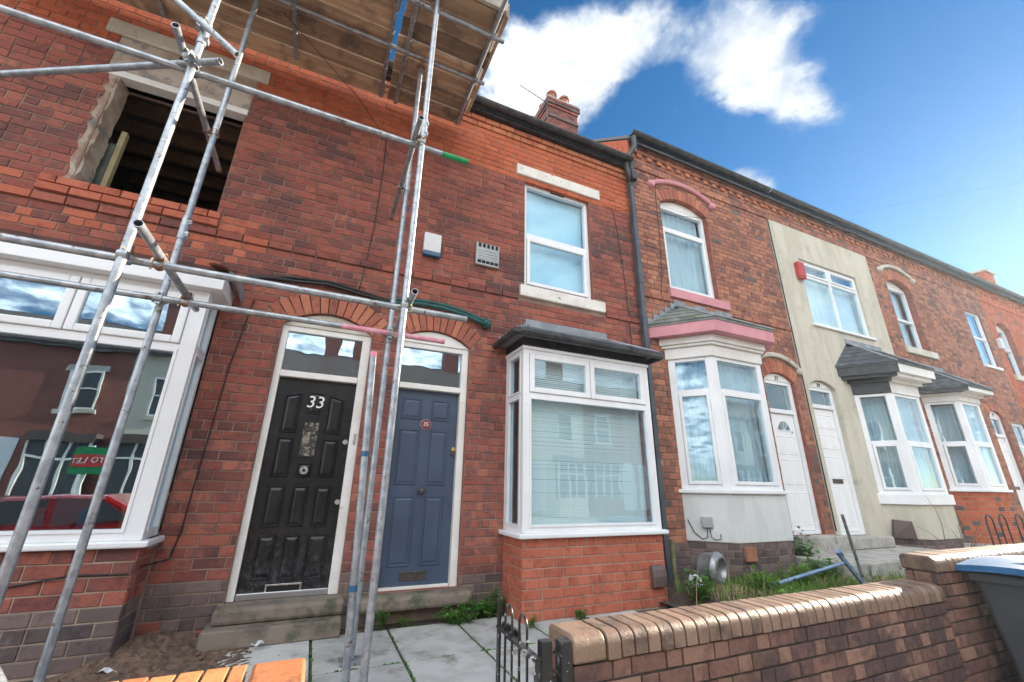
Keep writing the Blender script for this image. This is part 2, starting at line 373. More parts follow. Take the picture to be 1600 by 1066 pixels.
def glass_mat(name, tint, base=0.09, wave=0.015, dirt=0.0):
    m, T = new_mat(name)
    pos = T.n('ShaderNodeNewGeometry').outputs['Position']
    fac = T.n('ShaderNodeLayerWeight', None, Blend=0.5).outputs['Facing']
    f = T.m('ADD', T.m('MULTIPLY', T.m('POWER', fac, 4.0), 0.85), base, clamp=True)
    bp = T.n('ShaderNodeBump', None, Strength=wave * 10, Distance=0.02, Height=T.noise(pos, 1.7, 2, 0.5))
    g = T.n('ShaderNodeBsdfGlossy', None, Color=(0.74, 0.90, 1.0), Roughness=0.0, Normal=bp)
    t = T.n('ShaderNodeBsdfTransparent', None, Color=tint)
    mx = T.n('ShaderNodeMixShader', None, Fac=f, i1=t, i2=g)
    if dirt:
        d = T.n('ShaderNodeBsdfDiffuse', None, Color=(0.55, 0.56, 0.56))
        k = T.m('MULTIPLY', T.ss(T.noise(pos, 40, 6, 0.75), 0.58, 0.7), dirt)
        mx = T.n('ShaderNodeMixShader', None, Fac=k, i1=mx, i2=d)
    finish(m, T, mx)


glass_mat('glass', (0.92, 0.985, 1.0), 0.11, 0.009)
glass_mat('dark_glass', (0.70, 0.80, 0.84), 0.27, 0.010)
glass_mat('dirty_glass', (0.45, 0.55, 0.60), 0.34, 0.012, 0.40)
simple('reveal_brick', (0.30, 0.10, 0.07), (0.20, 0.075, 0.055), 9, 0.9, bump=0.5, bscale=50)

# ------------------------------------------------------------------ mesh helpers
OFF = {}


class Fr:
    """a vertical working plane: u runs along it, z up, d outwards"""
    def __init__(s, ox, oy, ux=1.0, uy=0.0):
        l = math.hypot(ux, uy)
        s.ox, s.oy, s.ux, s.uy = ox, oy, ux / l, uy / l
        s.nx, s.ny = s.uy, -s.ux
        s.ang = math.atan2(s.uy, s.ux)

    def W(s, u, z, d=0.0):
        return (s.ox + s.ux * u + s.nx * d, s.oy + s.uy * u + s.ny * d, z)


F0 = Fr(0, 0)


class MB:
    def __init__(s):
        s.v, s.f, s.mi, s.a = [], [], [], []

    def add(s, vs, fs, mi=0, var=0.5):
        b = len(s.v)
        s.v += [tuple(p) for p in vs]
        s.a += [var] * len(vs)
        s.f += [tuple(b + i for i in f) for f in fs]
        s.mi += [mi] * len(fs)
        return s

    def box(s, fr, u0, u1, z0, z1, d0, d1, mi=0, var=0.5):
        vs = [fr.W(u, z, d) for d in (d0, d1) for z in (z0, z1) for u in (u0, u1)]
        return s.add(vs, [(4, 5, 7, 6), (1, 0, 2, 3), (0, 4, 6, 2), (5, 1, 3, 7), (6, 7, 3, 2), (0, 1, 5, 4)], mi, var)

    def cube(s, x0, x1, y0, y1, z0, z1, mi=0, var=0.5):
        return s.box(Fr(0, 0), x0, x1, z0, z1, -y1, -y0, mi, var)

    def prism(s, pts, dirv, mi=0, var=0.5):
        """polygon pts extruded by a vector"""
        n = len(pts)
        d = Vector(dirv)
        vs = [Vector(p) for p in pts] + [Vector(p) + d for p in pts]
        fs = [tuple(range(n)), tuple(range(2 * n - 1, n - 1, -1))] + [(i, i + n, (i + 1) % n + n, (i + 1) % n) for i in range(n)]
        return s.add(vs, fs, mi, var)

    def tube(s, a, b, r, n=12, r2=None, wall=None, mi=0, var=0.5, caps=True):
        a, b = Vector(a), Vector(b)
        r2 = r if r2 is None else r2
        ax = (b - a).normalized()
        q = ax.orthogonal().normalized()
        w = ax.cross(q)
        ring = lambda c, rr: [c + (q * math.cos(2 * math.pi * i / n) + w * math.sin(2 * math.pi * i / n)) * rr for i in range(n)]
        if wall:
            vs = ring(a, r) + ring(b, r2) + ring(a, r - wall) + ring(b, r2 - wall)
            fs = []
            for i in range(n):
                j = (i + 1) % n
                fs += [(i, j, n + j, n + i), (2 * n + j, 2 * n + i, 3 * n + i, 3 * n + j), (n + i, n + j, 3 * n + j, 3 * n + i), (j, i, 2 * n + i, 2 * n + j)]
        else:
            vs = ring(a, r) + ring(b, r2)
            fs = [(i, (i + 1) % n, n + (i + 1) % n, n + i) for i in range(n)]
            if caps:
                fs += [tuple(range(n - 1, -1, -1)), tuple(range(n, 2 * n))]
        return s.add(vs, fs, mi, var)

    def path(s, pts, r, n=8, mi=0, var=0.5):
        """a tube along a polyline"""
        P = [Vector(p) for p in pts]
        rings = []
        q = None
        for i, p in enumerate(P):
            t = (P[min(i + 1, len(P) - 1)] - P[max(i - 1, 0)]).normalized()
            if q is None:
                q = t.orthogonal().normalized()
            q = (q - t * q.dot(t)).normalized()
            w = t.cross(q)
            rr = r[i] if isinstance(r, (list, tuple)) else r
            rings.append([p + (q * math.cos(2 * math.pi * k / n) + w * math.sin(2 * math.pi * k / n)) * rr for k in range(n)])
        vs = [v for rg in rings for v in rg]
        fs = []
        for i in range(len(P) - 1):
            for k in range(n):
                j = (k + 1) % n
                fs.append((i * n + k, i * n + j, (i + 1) * n + j, (i + 1) * n + k))
        fs += [tuple(range(n - 1, -1, -1)), tuple((len(P) - 1) * n + k for k in range(n))]
        return s.add(vs, fs, mi, var)

    def lathe(s, c, prof, n=20, axis=(0, 0, 1), mi=0, var=0.5):
        c = Vector(c)
        ax = Vector(axis).normalized()
        q = ax.orthogonal().normalized()
        w = ax.cross(q)
        vs = []
        for r, h in prof:
            vs += [c + ax * h + (q * math.cos(2 * math.pi * k / n) + w * math.sin(2 * math.pi * k / n)) * r for k in range(n)]
        fs = []
        for i in range(len(prof) - 1):
            for k in range(n):
                j = (k + 1) % n
                fs.append((i * n + k, i * n + j, (i + 1) * n + j, (i + 1) * n + k))
        return s.add(vs, fs, mi, var)

    def build(s, name, mats, parent=None, smooth=False, bevel=0.0, kind=None, label=None):
        if isinstance(mats, str):
            mats = [mats]
        xs = [p[0] for p in s.v]
        ys = [p[1] for p in s.v]
        zs = [p[2] for p in s.v]
        loc = Vector(((min(xs) + max(xs)) / 2, (min(ys) + max(ys)) / 2, min(zs)))
        me = bpy.data.meshes.new(name)
        me.from_pydata([(p[0] - loc.x, p[1] - loc.y, p[2] - loc.z) for p in s.v], [], s.f)
        for mm in mats:
            me.materials.append(MATS[mm])
        if len(mats) > 1:
            me.polygons.foreach_set('material_index', s.mi)
        at = me.attributes.new('var', 'FLOAT', 'POINT')
        at.data.foreach_set('value', s.a)
        if smooth:
            me.polygons.foreach_set('use_smooth', [True] * len(me.polygons))
        me.update()
        o = bpy.data.objects.new(name, me)
        COL.objects.link(o)
        place(o, loc, parent)
        if smooth and smooth != 'all':
            try:
                me.set_sharp_from_angle(angle=math.radians(40))
            except Exception:
                pass
        if bevel:
            md = o.modifiers.new('bevel', 'BEVEL')
            md.width = bevel
            md.segments = 2
            md.limit_method = 'ANGLE'
        if kind:
            o['kind'] = kind
        if label:
            o['label'] = label
        return o


def place(o, loc, parent=None):
    loc = Vector(loc)
    if parent is not None:
        o.parent = parent
        o.location = loc - OFF[parent.name]
    else:
        o.location = loc
    OFF[o.name] = loc


def empty(name, loc, parent=None):
    o = bpy.data.objects.new(name, None)
    o.empty_display_size = 0.2
    COL.objects.link(o)
    place(o, loc, parent)
    return o


def tag(o, label, cat, group=None):
    o['label'] = label
    o['category'] = cat
    if group:
        o['group'] = group
    return o


def structure(o):
    o['kind'] = 'structure'
    return o


def text_part(txt, name, mat, loc, size, parent, depth=0.004, rot=(math.pi / 2, 0, 0), italic=0.0, squash=1.0):
    c = bpy.data.curves.new(name, 'FONT')
    c.body = txt
    c.size = size
    c.extrude = depth
    c.align_x = 'CENTER'
    c.align_y = 'CENTER'
    c.shear = italic
    t = bpy.data.objects.new(name, c)
    me = bpy.data.meshes.new_from_object(t)
    bpy.data.objects.remove(t)
    bpy.data.curves.remove(c)
    me.materials.clear()
    me.materials.append(MATS[mat])
    o = bpy.data.objects.new(name, me)
    COL.objects.link(o)
    place(o, loc, parent)
    o.rotation_euler = rot
    o.scale = (squash, 1, 1)
    return o


MINV = MROT.transposed()


def px_size(p, w, h):
    """apparent size of a piece w x h at p seen from the street, 0 when out of the picture"""
    c = MINV @ (Vector(p) - CAM)
    if c.z > -0.2:
        return 0.0
    x, y = 652.6 * c.x / -c.z, 652.6 * c.y / -c.z
    if abs(x) > 815 or abs(y) > 548:
        return 0.0
    return w * h / (c.z * c.z)


# ------------------------------------------------------------------ brickwork
POOL = {}
GA = 0.0858


def brick_mesh(L, H, matname, var, name='brick'):
    c, dp, pr = 0.004, 0.05, ru(-0.0008, 0.0012)
    j = lambda: ru(-0.0015, 0.0015)
    x, z = L / 2, H / 2
    cs = [(-x, -z), (x, -z), (x, z), (-x, z)]
    v = [(a, dp, b) for a, b in cs] + [(a + j(), c, b + j()) for a, b in cs] + \
        [(a - math.copysign(c, a) + j(), -pr, b - math.copysign(c, b) + j()) for a, b in cs]
    f = []
    for k in range(4):
        n = (k + 1) % 4
        f += [(k, n, 4 + n, 4 + k), (4 + k, 4 + n, 8 + n, 8 + k)]
    f.append((8, 9, 10, 11))
    return v, f


def pool_mesh(L, H, mat):
    key = (mat, round(L, 3), round(H, 3))
    lst = POOL.setdefault(key, [])
    if len(lst) < 14:
        v, f = brick_mesh(L, H, mat, 0)
        me = bpy.data.meshes.new('brick')
        me.from_pydata(v, [], f)
        me.materials.append(MATS[mat])
        at = me.attributes.new('var', 'FLOAT', 'POINT')
        at.data.foreach_set('value', [rnd()] * len(v))
        lst.append(me)
        return me
    return random.choice(lst)


class Bricks:
    """collects the bricks of one thing; the largest in view become parts, the others one mesh"""
    def __init__(s):
        s.items = []

    def course(s, fr, u0, u1, z, owner, mat, L=0.228, proud=0.0, H=GA, off=0.0, gap=0.010, skip=None):
        u = u0 - off
        while u < u1 - 0.01:
            a, b = max(u, u0), min(u + L, u1)
            if b - a > 0.035 and not (skip and skip(a, b)):
                s.items.append((fr, a + gap / 2, b - gap / 2, z + gap / 2, H - gap, mat(u, z) if callable(mat) else mat, proud + ru(-0.002, 0.002), owner))
            u += L

    def lay(s, fr, u0, u1, z0, z1, owner, mat, holes=(), hdr=4, L=0.228, ga=GA, phase=0):
        n = max(1, round((z1 - z0) / ga))
        g = (z1 - z0) / n
        for r in range(n):
            z = z0 + r * g
            bl = sorted(h for h in (hole(z + g / 2) for hole in holes) if h)
            segs, c = [], u0
            for a, b in bl:
                if a > c:
                    segs.append((c, min(a, u1)))
                c = max(c, b)
            if c < u1:
                segs.append((c, u1))
            header = hdr and (r + phase) % hdr == 0
            LL = L / 2 if header else L
            off = (L / 4 if header else (r % 2) * L / 2) + 0.0
            for a, b in segs:
                if b - a < 0.03:
                    continue
                k = math.floor((a - (u0 - off)) / LL)
                us = u0 - off + k * LL
                cuts = [a]
                u = us + LL
                while u < b:
                    if u - cuts[-1] > 0.03 and b - u > 0.03:
                        cuts.append(u + (ru(-0.006, 0.006)))
                    u += LL
                cuts.append(b)
                # a stretcher now and then is two headers
                fin = [cuts[0]]
                for i in range(1, len(cuts)):
                    if cuts[i] - fin[-1] > 0.2 and rnd() < 0.10:
                        fin.append((cuts[i] + fin[-1]) / 2)
                    fin.append(cuts[i])
                for p, q in zip(fin[:-1], fin[1:]):
                    m = mat((p + q) / 2, z) if callable(mat) else mat
                    s.items.append((fr, p + 0.005, q - 0.005, z + 0.005, g - 0.010, m, ru(-0.0025, 0.0025), owner))

    def build(s, limit=300):
        def area(it):
            fr, a, b, z, H = it[:5]
            return px_size(fr.W((a + b) / 2, z + H / 2), b - a, H)
        order = sorted(range(len(s.items)), key=lambda i: -area(s.items[i]))
        keep = set(i for i in order[:limit] if area(s.items[i]) > 0)
        rest = {}
        for i, it in enumerate(s.items):
            fr, a, b, z, H, m, pr, owner = it
            L = b - a
            if i in keep:
                Lq = round(L / 0.004) * 0.004
                me = pool_mesh(Lq, round(H, 3), m)
                o = bpy.data.objects.new('brick', me)
                COL.objects.link(o)
                place(o, fr.W((a + b) / 2, z + H / 2, pr), owner)
                o.rotation_euler = (0, 0, fr.ang)
            else:
                rest.setdefault(owner.name, (owner, []))[1].append(it)
        for owner, its in rest.values():
            mats = sorted(set(it[5] for it in its))
            mb = MB()
            for fr, a, b, z, H, m, pr, _ in its:
                v, f = brick_mesh(b - a, H, m, 0)
                uc, zc_ = (a + b) / 2, z + H / 2
                mb.add([fr.W(uc + p[0], zc_ + p[2], pr - p[1]) for p in v], f, mats.index(m), rnd())
            o = mb.build('brickwork', mats, owner)
            o['kind'] = 'stuff'


def rect_hole(a, b, z0, z1):
    return lambda z: (a, b) if z0 < z < z1 else None


class Arch:
    def __init__(s, uc, hw, zs, rise, depth):
        s.uc, s.hw, s.zs, s.rise, s.depth = uc, hw, zs, rise, depth
        s.r = (hw * hw + rise * rise) / (2 * rise)
        s.cz = zs + rise - s.r
        s.al = math.asin(min(1, hw / s.r))

    def hole(s, z0):
        R = s.r + s.depth

        def h(z):
            if z < z0:
                return None
            if z < s.zs:
                w = s.hw
            else:
                e = z - s.cz
                if e >= R:
                    return None
                w = min(math.sqrt(R * R - e * e), e * math.tan(s.al) + 0.01)
            return (s.uc - w, s.uc + w)
        return h

    def z(s, u):
        return s.cz + math.sqrt(max(0, s.r * s.r - (u - s.uc) ** 2))

    def build(s, fr, owner, n, mat='arch_brick', proud=0.004, mortar='mortar'):
        R = s.r + s.depth
        P = lambda an, rr, d: fr.W(s.uc + rr * math.sin(an), s.cz + rr * math.cos(an), d)
        mb = MB()
        k = 24
        vs, fs = [], []
        for i in range(k + 1):
            an = -s.al + 2 * s.al * i / k
            vs += [P(an, s.r + 0.003, -0.007), P(an, R - 0.003, -0.007), P(an, s.r + 0.003, -0.12)]
        for i in range(k):
            b = 3 * i
            fs += [(b, b + 3, b + 4, b + 1), (b, b + 2, b + 5, b + 3)]
        mb.add(vs, fs)
        mb.build('arch_mortar', mortar, owner)
        for i in range(n):
            a0 = -s.al + 2 * s.al * i / n
            a1 = -s.al + 2 * s.al * (i + 1) / n
            g = 0.004 / s.r
            a0 += g
            a1 -= g
            pr = proud + ru(-0.002, 0.002)
            vs = [P(a0, s.r, -0.11), P(a1, s.r, -0.11), P(a1, R, -0.11), P(a0, R, -0.11), P(a0, s.r, pr), P(a1, s.r, pr), P(a1, R, pr), P(a0, R, pr)]
            MB().add(vs, [(4, 5, 6, 7), (0, 1, 5, 4), (1, 2, 6, 5), (2, 3, 7, 6), (3, 0, 4, 7)], 0, rnd()).build('arch_brick', mat, owner)


def backing(fr, u0, u1, z0, z1, holes, owner, mat='mortar', d=-0.007, th=0.22, name='wall'):
    """the wall behind the bricks, with rectangular openings (a,b,z0,z1)"""
    us = sorted(set([u0, u1] + [c for h in holes for c in h[:2] if u0 < c < u1]))
    zs = sorted(set([z0, z1] + [c for h in holes for c in h[2:] if z0 < c < z1]))
    inh = lambda u, z: any(h[0] < u < h[1] and h[2] < z < h[3] for h in holes)
    solid = [[not inh((us[i] + us[i + 1]) / 2, (zs[j] + zs[j + 1]) / 2) for j in range(len(zs) - 1)] for i in range(len(us) - 1)]
    mb = MB()
    rv = 0 if 'render' in mat else 1
    for i in range(len(us) - 1):
        for j in range(len(zs) - 1):
            if not solid[i][j]:
                continue
            a, b, c, e = us[i], us[i + 1], zs[j], zs[j + 1]
            q = lambda *p, mi=0: mb.add([fr.W(*x) for x in p], [(0, 1, 2, 3)], mi)
            q((a, c, d), (b, c, d), (b, e, d), (a, e, d))
            q((b, c, d - th), (a, c, d - th), (a, e, d - th), (b, e, d - th))
            if i == 0 or not solid[i - 1][j]:
                q((a, c, d - th), (a, c, d), (a, e, d), (a, e, d - th), mi=rv)
            if i == len(us) - 2 or not solid[i + 1][j]:
                q((b, c, d), (b, c, d - th), (b, e, d - th), (b, e, d), mi=rv)
            if j == 0 or not solid[i][j - 1]:
                q((a, c, d - th), (b, c, d - th), (b, c, d), (a, c, d))
            if j == len(zs) - 2 or not solid[i][j + 1]:
                q((a, e, d), (b, e, d), (b, e, d - th), (a, e, d - th), mi=rv)
    return mb.build(name, [mat, 'reveal_brick'] if rv else mat, owner)


def gutter(owner, x0, x1, y, z, r=0.06, mat='black_plastic', brackets=True, name='gutter', fr=None):
    """half-round gutter along x"""
    mb = MB()
    k = 8
    sec = [(-r * math.cos(math.pi * i / k), -r * math.sin(math.pi * i / k)) for i in range(k + 1)] + \
          [(0.88 * r * math.cos(math.pi * i / k), -0.88 * r * math.sin(math.pi * i / k)) for i in range(k + 1)]
    n = len(sec)
    vs = [(x, y + a, z + b) for x in (x0, x1) for a, b in sec]
    mb.add(vs, [(i, (i + 1) % n, n + (i + 1) % n, n + i) for i in range(n)] + [tuple(range(n)), tuple(range(2 * n - 1, n - 1, -1))])
    g = mb.build(name, mat, owner, smooth=True)
    if brackets:
        x = x0 + 0.35
        while x < x1:
            b = MB()
            rr = r + 0.006
            se = [(-rr * math.cos(math.pi * i / k), -rr * math.sin(math.pi * i / k)) for i in range(k + 1)] + \
                 [(0.97 * r * math.cos(math.pi * i / k), -0.97 * r * math.sin(math.pi * i / k)) for i in range(k + 1)]
            vs = [(xx, y + a, z + 0.004 + b_) for xx in (x, x + 0.05) for a, b_ in se]
            b.add(vs, [(i, (i + 1) % n, n + (i + 1) % n, n + i) for i in range(n)] + [tuple(range(n)), tuple(range(2 * n - 1, n - 1, -1))])
            b.build('gutter_bracket', mat, g)
            x += 0.9
    return g


# ------------------------------------------------------------------ windows and doors
def ring_frame(fr, u0, u1, z0, z1, w, d0, d1):
    mb = MB()
    mb.box(fr, u0, u0 + w, z0, z1, d0, d1)
    mb.box(fr, u1 - w, u1, z0, z1, d0, d1)
    mb.box(fr, u0 + w, u1 - w, z0, z0 + w, d0, d1)
    mb.box(fr, u0 + w, u1 - w, z1 - w, z1, d0, d1)
    return mb


def pane(fr, u0, u1, z0, z1, d, owner, mat='glass'):
    return MB().box(fr, u0, u1, z0, z1, d - 0.006, d).build('pane', mat, owner)


def opener(fr, u0, u1, z0, z1, d, owner, w=0.055, glass='glass', mat='upvc'):
    """an opening light: its own mitred frame, proud of the window frame, and a pane"""
    s = ring_frame(fr, u0, u1, z0, z1, w, d - 0.045, d + 0.018).build('sash', mat, owner, bevel=0.008)
    pane(fr, u0 + w - 0.006, u1 - w + 0.006, z0 + w - 0.006, z1 - w + 0.006, d - 0.008, owner, glass)
    return s


def sheet(fr, u0, u1, z0, z1, d, owner, mat, name='curtain', folds=9, amp=0.02):
    mb = MB()
    n = max(2, int((u1 - u0) / 0.012))
    ph = rnd() * 6
    vs, fs = [], []
    for i in range(n + 1):
        u = u0 + (u1 - u0) * i / n
        for z, k in ((z0, 1.0), (z1, 0.6)):
            vs.append(fr.W(u, z, d + k * amp * math.sin(ph + folds * 6.283 * i / n + 0.7 * math.sin(2.3 * folds * i / n))))
    for i in range(n):
        fs.append((2 * i, 2 * i + 2, 2 * i + 3, 2 * i + 1))
    mb.add(vs, fs)
    return mb.build(name, mat, owner, smooth='all')


def venetian(fr, u0, u1, z0, z1, d, owner, pitch=0.022):
    mb = MB()
    z = z0
    while z < z1:
        dz = ru(-0.002, 0.002)
        vs = [fr.W(u0, z + dz, d + 0.010), fr.W(u1, z + dz, d + 0.010), fr.W(u1, z + 0.0215 + dz, d - 0.004), fr.W(u0, z + 0.0215 + dz, d - 0.004),
              fr.W(u0, z + dz - 0.001, d + 0.009), fr.W(u1, z + dz - 0.001, d + 0.009), fr.W(u1, z + 0.0205 + dz, d - 0.005), fr.W(u0, z + 0.0205 + dz, d - 0.005)]
        mb.add(vs, [(0, 1, 2, 3), (7, 6, 5, 4), (0, 4, 5, 1), (3, 2, 6, 7)])
        z += pitch
    for k in range(4):
        u = u0 + (u1 - u0) * (0.1 + 0.266 * k)
        mb.box(fr, u - 0.002, u + 0.002, z0, z1, d + 0.013, d + 0.015)
    o = mb.build('blind', 'blind', owner)
    return o


def sill_board(fr, u0, u1, z0, z1, d0, d1, owner, mat='upvc', bevel=0.01, name='sill'):
    return MB().box(fr, u0, u1, z0, z1, d0, d1).build(name, mat, owner, bevel=bevel)


def panel(fr, u0, u1, z0, z1, d, owner, mat, raise_=0.012, w=0.022, arch=0.0, slant=0.0):
    """a raised and fielded door panel: moulding frame and chamfered field"""
    mb = MB()
    zt = lambda u: z1 + slant * (u - (u0 + u1) / 2)

    def quadring(i0, i1, da, db):
        P = []
        for i, dd in ((i0, da), (i1, db)):
            P += [fr.W(u0 + i, z0 + i, dd), fr.W(u1 - i, z0 + i, dd), fr.W(u1 - i, zt(u1 - i) - i, dd), fr.W(u0 + i, zt(u0 + i) - i, dd)]
        mb.add(P, [(k, (k + 1) % 4, 4 + (k + 1) % 4, 4 + k) for k in range(4)])
    quadring(0, 0.006, d, d + raise_)
    quadring(0.006, 0.014, d + raise_, d + raise_)
    quadring(0.014, 0.022, d + raise_, d + 0.001)
    quadring(0.022, 0.045, d + 0.001, d + raise_ * 0.8)
    i = 0.045
    mb.add([fr.W(u0 + i, z0 + i, d + raise_ * 0.8), fr.W(u1 - i, z0 + i, d + raise_ * 0.8), fr.W(u1 - i, zt(u1 - i) - i, d + raise_ * 0.8), fr.W(u0 + i, zt(u0 + i) - i, d + raise_ * 0.8)], [(0, 1, 2, 3)])
    return mb.build('door_panel', mat, owner)


def disc(fr, u, z, d0, d1, r, owner, mat, name, n=18, ru_=1.0):
    mb = MB()
    vs = [fr.W(u + ru_ * r * math.cos(2 * math.pi * i / n), z + r * math.sin(2 * math.pi * i / n), d) for d in (d0, d1) for i in range(n)]
    mb.add(vs, [tuple(range(n, 2 * n))] + [(i, (i + 1) % n, n + (i + 1) % n, n + i) for i in range(n)])
    return mb.build(name, mat, owner)


def letter_plate(fr, u0, u1, z0, z1, d, owner, mat):
    l = ring_frame(fr, u0, u1, z0, z1, 0.014, d, d + 0.008).build('letterbox', mat, owner, bevel=0.002)
    MB().box(fr, u0 + 0.012, u1 - 0.012, z0 + 0.012, z1 - 0.012, d, d + 0.003).build('letterbox_flap', 'slot_dark' if mat == 'chrome' else mat, owner)
    return l


def arch_head(fr, arch, z0, d0, d1, owner, mat='white_paint', inset=0.012, name='arch_head'):
    """timber filling between a flat door head and the brick arch"""
    k = 14
    top = []
    for i in range(k + 1):
        u = arch.uc - arch.hw + 2 * arch.hw * i / k
        top.append((u, max(z0 + 0.002, arch.z(u) - inset)))
    poly = [(arch.uc - arch.hw, z0)] + top + [(arch.uc + arch.hw, z0)]
    mb = MB()
    mb.prism([fr.W(u, z, d0) for u, z in poly], Vector(fr.W(0, 0, d1)) - Vector(fr.W(0, 0, d0)))
    return mb.build(name, mat, owner)


def room(owner, x0, x1, z0, z1, y0=0.24, y1=3.6, mat='room_wall', name='interior'):
    mb = MB()
    P = [(x, y, z) for z in (z0, z1) for y in (y0, y1) for x in (x0, x1)]
    mb.add(P, [(0, 1, 3, 2), (4, 6, 7, 5), (2, 3, 7, 6), (0, 2, 6, 4), (1, 5, 7, 3)])
    return mb.build(name, mat, owner)


# ------------------------------------------------------------------ bays
def plan_offset(pts, d):
    """offset an open plan (both ends on the wall line y=0) outwards by d"""
    segs = []
    for a, b in zip(pts[:-1], pts[1:]):
        ux, uy = b[0] - a[0], b[1] - a[1]
        l = math.hypot(ux, uy)
        ux, uy = ux / l, uy / l
        nx, ny = uy, -ux
        segs.append(((a[0] + nx * d, a[1] + ny * d), (ux, uy)))

    def inter(p, u, q, v):
        den = u[0] * v[1] - u[1] * v[0]
        t = ((q[0] - p[0]) * v[1] - (q[1] - p[1]) * v[0]) / den
        return (p[0] + u[0] * t, p[1] + u[1] * t)
    out = [inter(segs[0][0], segs[0][1], (0, 0), (1, 0))]
    for (p, u), (q, v) in zip(segs[:-1], segs[1:]):
        out.append(inter(p, u, q, v))
    out.append(inter(segs[-1][0], segs[-1][1], (0, 0), (1, 0)))
    return out


def ring_prism(pts, d_out, d_in, z0, z1, mb=None, d_out_top=None):
    mb = mb or MB()
    o = plan_offset(pts, d_out)
    ot = o if d_out_top is None else plan_offset(pts, d_out_top)
    i = plan_offset(pts, d_in)
    for k in range(len(pts) - 1):
        vs = [(*o[k], z0), (*o[k + 1], z0), (*ot[k + 1], z1), (*ot[k], z1), (*i[k], z0), (*i[k + 1], z0), (*i[k + 1], z1), (*i[k], z1)]
        mb.add(vs, [(0, 1, 2, 3), (5, 4, 7, 6), (3, 2, 6, 7), (4, 5, 1, 0), (4, 0, 3, 7), (1, 5, 6, 2)])
    return mb


def faces_of(pts):
    return [(Fr(a[0], a[1], b[0] - a[0], b[1] - a[1]), math.hypot(b[0] - a[0], b[1] - a[1])) for a, b in zip(pts[:-1], pts[1:])]


def lerp(a, b, t):
    return Vector(a) * (1 - t) + Vector(b) * t


def slates(quads, owner, mat='slate', row=0.11, wid=0.19):
    """courses of slates laid on sloping faces (a,b along the eaves, c,d along the top)"""
    mb = MB()
    for a, b, c, d in quads:
        a, b, c, d = map(Vector, (a, b, c, d))
        nrm = (b - a).cross(d - a).normalized()
        if nrm.z < 0:
            nrm = -nrm
        H = ((c + d) / 2 - (a + b) / 2).length
        n = max(2, int(H / row))
        for r in range(n):
            t0, t1 = r / n, min(1, (r + 1.25) / n)
            p0, p1 = lerp(a, d, t0), lerp(b, c, t0)
            q0, q1 = lerp(a, d, t1), lerp(b, c, t1)
            Lw = (p1 - p0).length
            k = max(1, int(Lw / wid))
            cuts = [0] + [min(1, max(0, (i + (0.5 if r % 2 else 0.0)) / k)) for i in range(1 if r % 2 == 0 else 0, k)] + [1]
            cuts = sorted(set(cuts))
            for s0, s1 in zip(cuts[:-1], cuts[1:]):
                e = 0.004 / max(Lw, 0.05)
                lo = nrm * (0.014 + ru(-0.002, 0.003))
                hi = nrm * 0.004
                vs = [lerp(p0, p1, s0 + e) + lo, lerp(p0, p1, s1 - e) + lo, lerp(q0, q1, s1 - e) + hi, lerp(q0, q1, s0 + e) + hi]
                vs += [x - nrm * 0.007 for x in vs]
                mb.add(vs, [(0, 1, 2, 3), (4, 5, 1, 0), (5, 6, 2, 1), (7, 4, 0, 3)], 0, rnd())
    o = mb.build('slates', mat, owner)
    o['kind'] = 'stuff'
    return o


def bay_roof(pts, over, z0, z1, inset, owner, mat='slate', lead=True, th=0.03):
    P = plan_offset(pts, over)
    T0, T1 = (P[0][0] + inset, -0.01), (P[-1][0] - inset, -0.01)
    e = [Vector((*p, z0)) for p in P]
    t = [Vector((*T0, z1)), Vector((*T1, z1))]
    mb = MB()
    vs = e + t + [v - Vector((0, 0, th)) for v in e]
    mb.add(vs, [(0, 1, 4), (1, 2, 5, 4), (2, 3, 5), (6, 7, 1, 0), (7, 8, 2, 1), (8, 9, 3, 2), (9, 8, 7, 6)])
    o = mb.build('bay_roof', mat, owner)
    slates([(e[0], e[1], t[0], t[0]), (e[1], e[2], t[1], t[0]), (e[2], e[3], t[1], t[1])], owner, mat)
    if lead:
        lb = MB()
        # stepped flashing against the wall and capping along the hips
        n = 5
        for i in range(n):
            x0 = e[0].x + (t[0].x - e[0].x) * i / n
            x1 = e[0].x + (t[0].x - e[0].x) * (i + 1) / n
            zz = z0 + (z1 - z0) * i / n
            lb.add([(x0, -0.012, zz), (x1, -0.012, zz + (z1 - z0) / n), (x1, -0.012, zz + (z1 - z0) / n + 0.02), (x0 + 0.01, -0.012, zz + (z1 - z0) / n + 0.05),
                    (x0, -0.002, zz), (x1, -0.002, zz + (z1 - z0) / n), (x1, -0.002, zz + (z1 - z0) / n + 0.02), (x0 + 0.01, -0.002, zz + (z1 - z0) / n + 0.05)],
                   [(0, 1, 2, 3), (3, 2, 6, 7), (0, 3, 7, 4), (1, 5, 6, 2)])
        lb.cube(t[0].x - 0.05, t[1].x + 0.05, -0.02, -0.004, z1 - 0.03, z1 + 0.10)
        lb.add([(t[0].x - 0.05, -0.02, z1 - 0.02), (t[1].x + 0.05, -0.02, z1 - 0.02), (t[1].x + 0.12, -0.11, z1 - 0.065), (t[0].x - 0.12, -0.11, z1 - 0.065)], [(0, 3, 2, 1)])
        for k in (1, 2):
            lb.path([e[k] + Vector((0, 0, 0.015)), t[k - 1] + Vector((0, 0, 0.015))], 0.018, 6)
        lb.build('lead_flashing', 'lead', owner)
    return o
# ================================================================== ground
def flat(name, x0, x1, y0, y1, z, mat, th=0.3):
    return structure(MB().cube(x0, x1, y0, y1, z - th, z).build(name, mat))


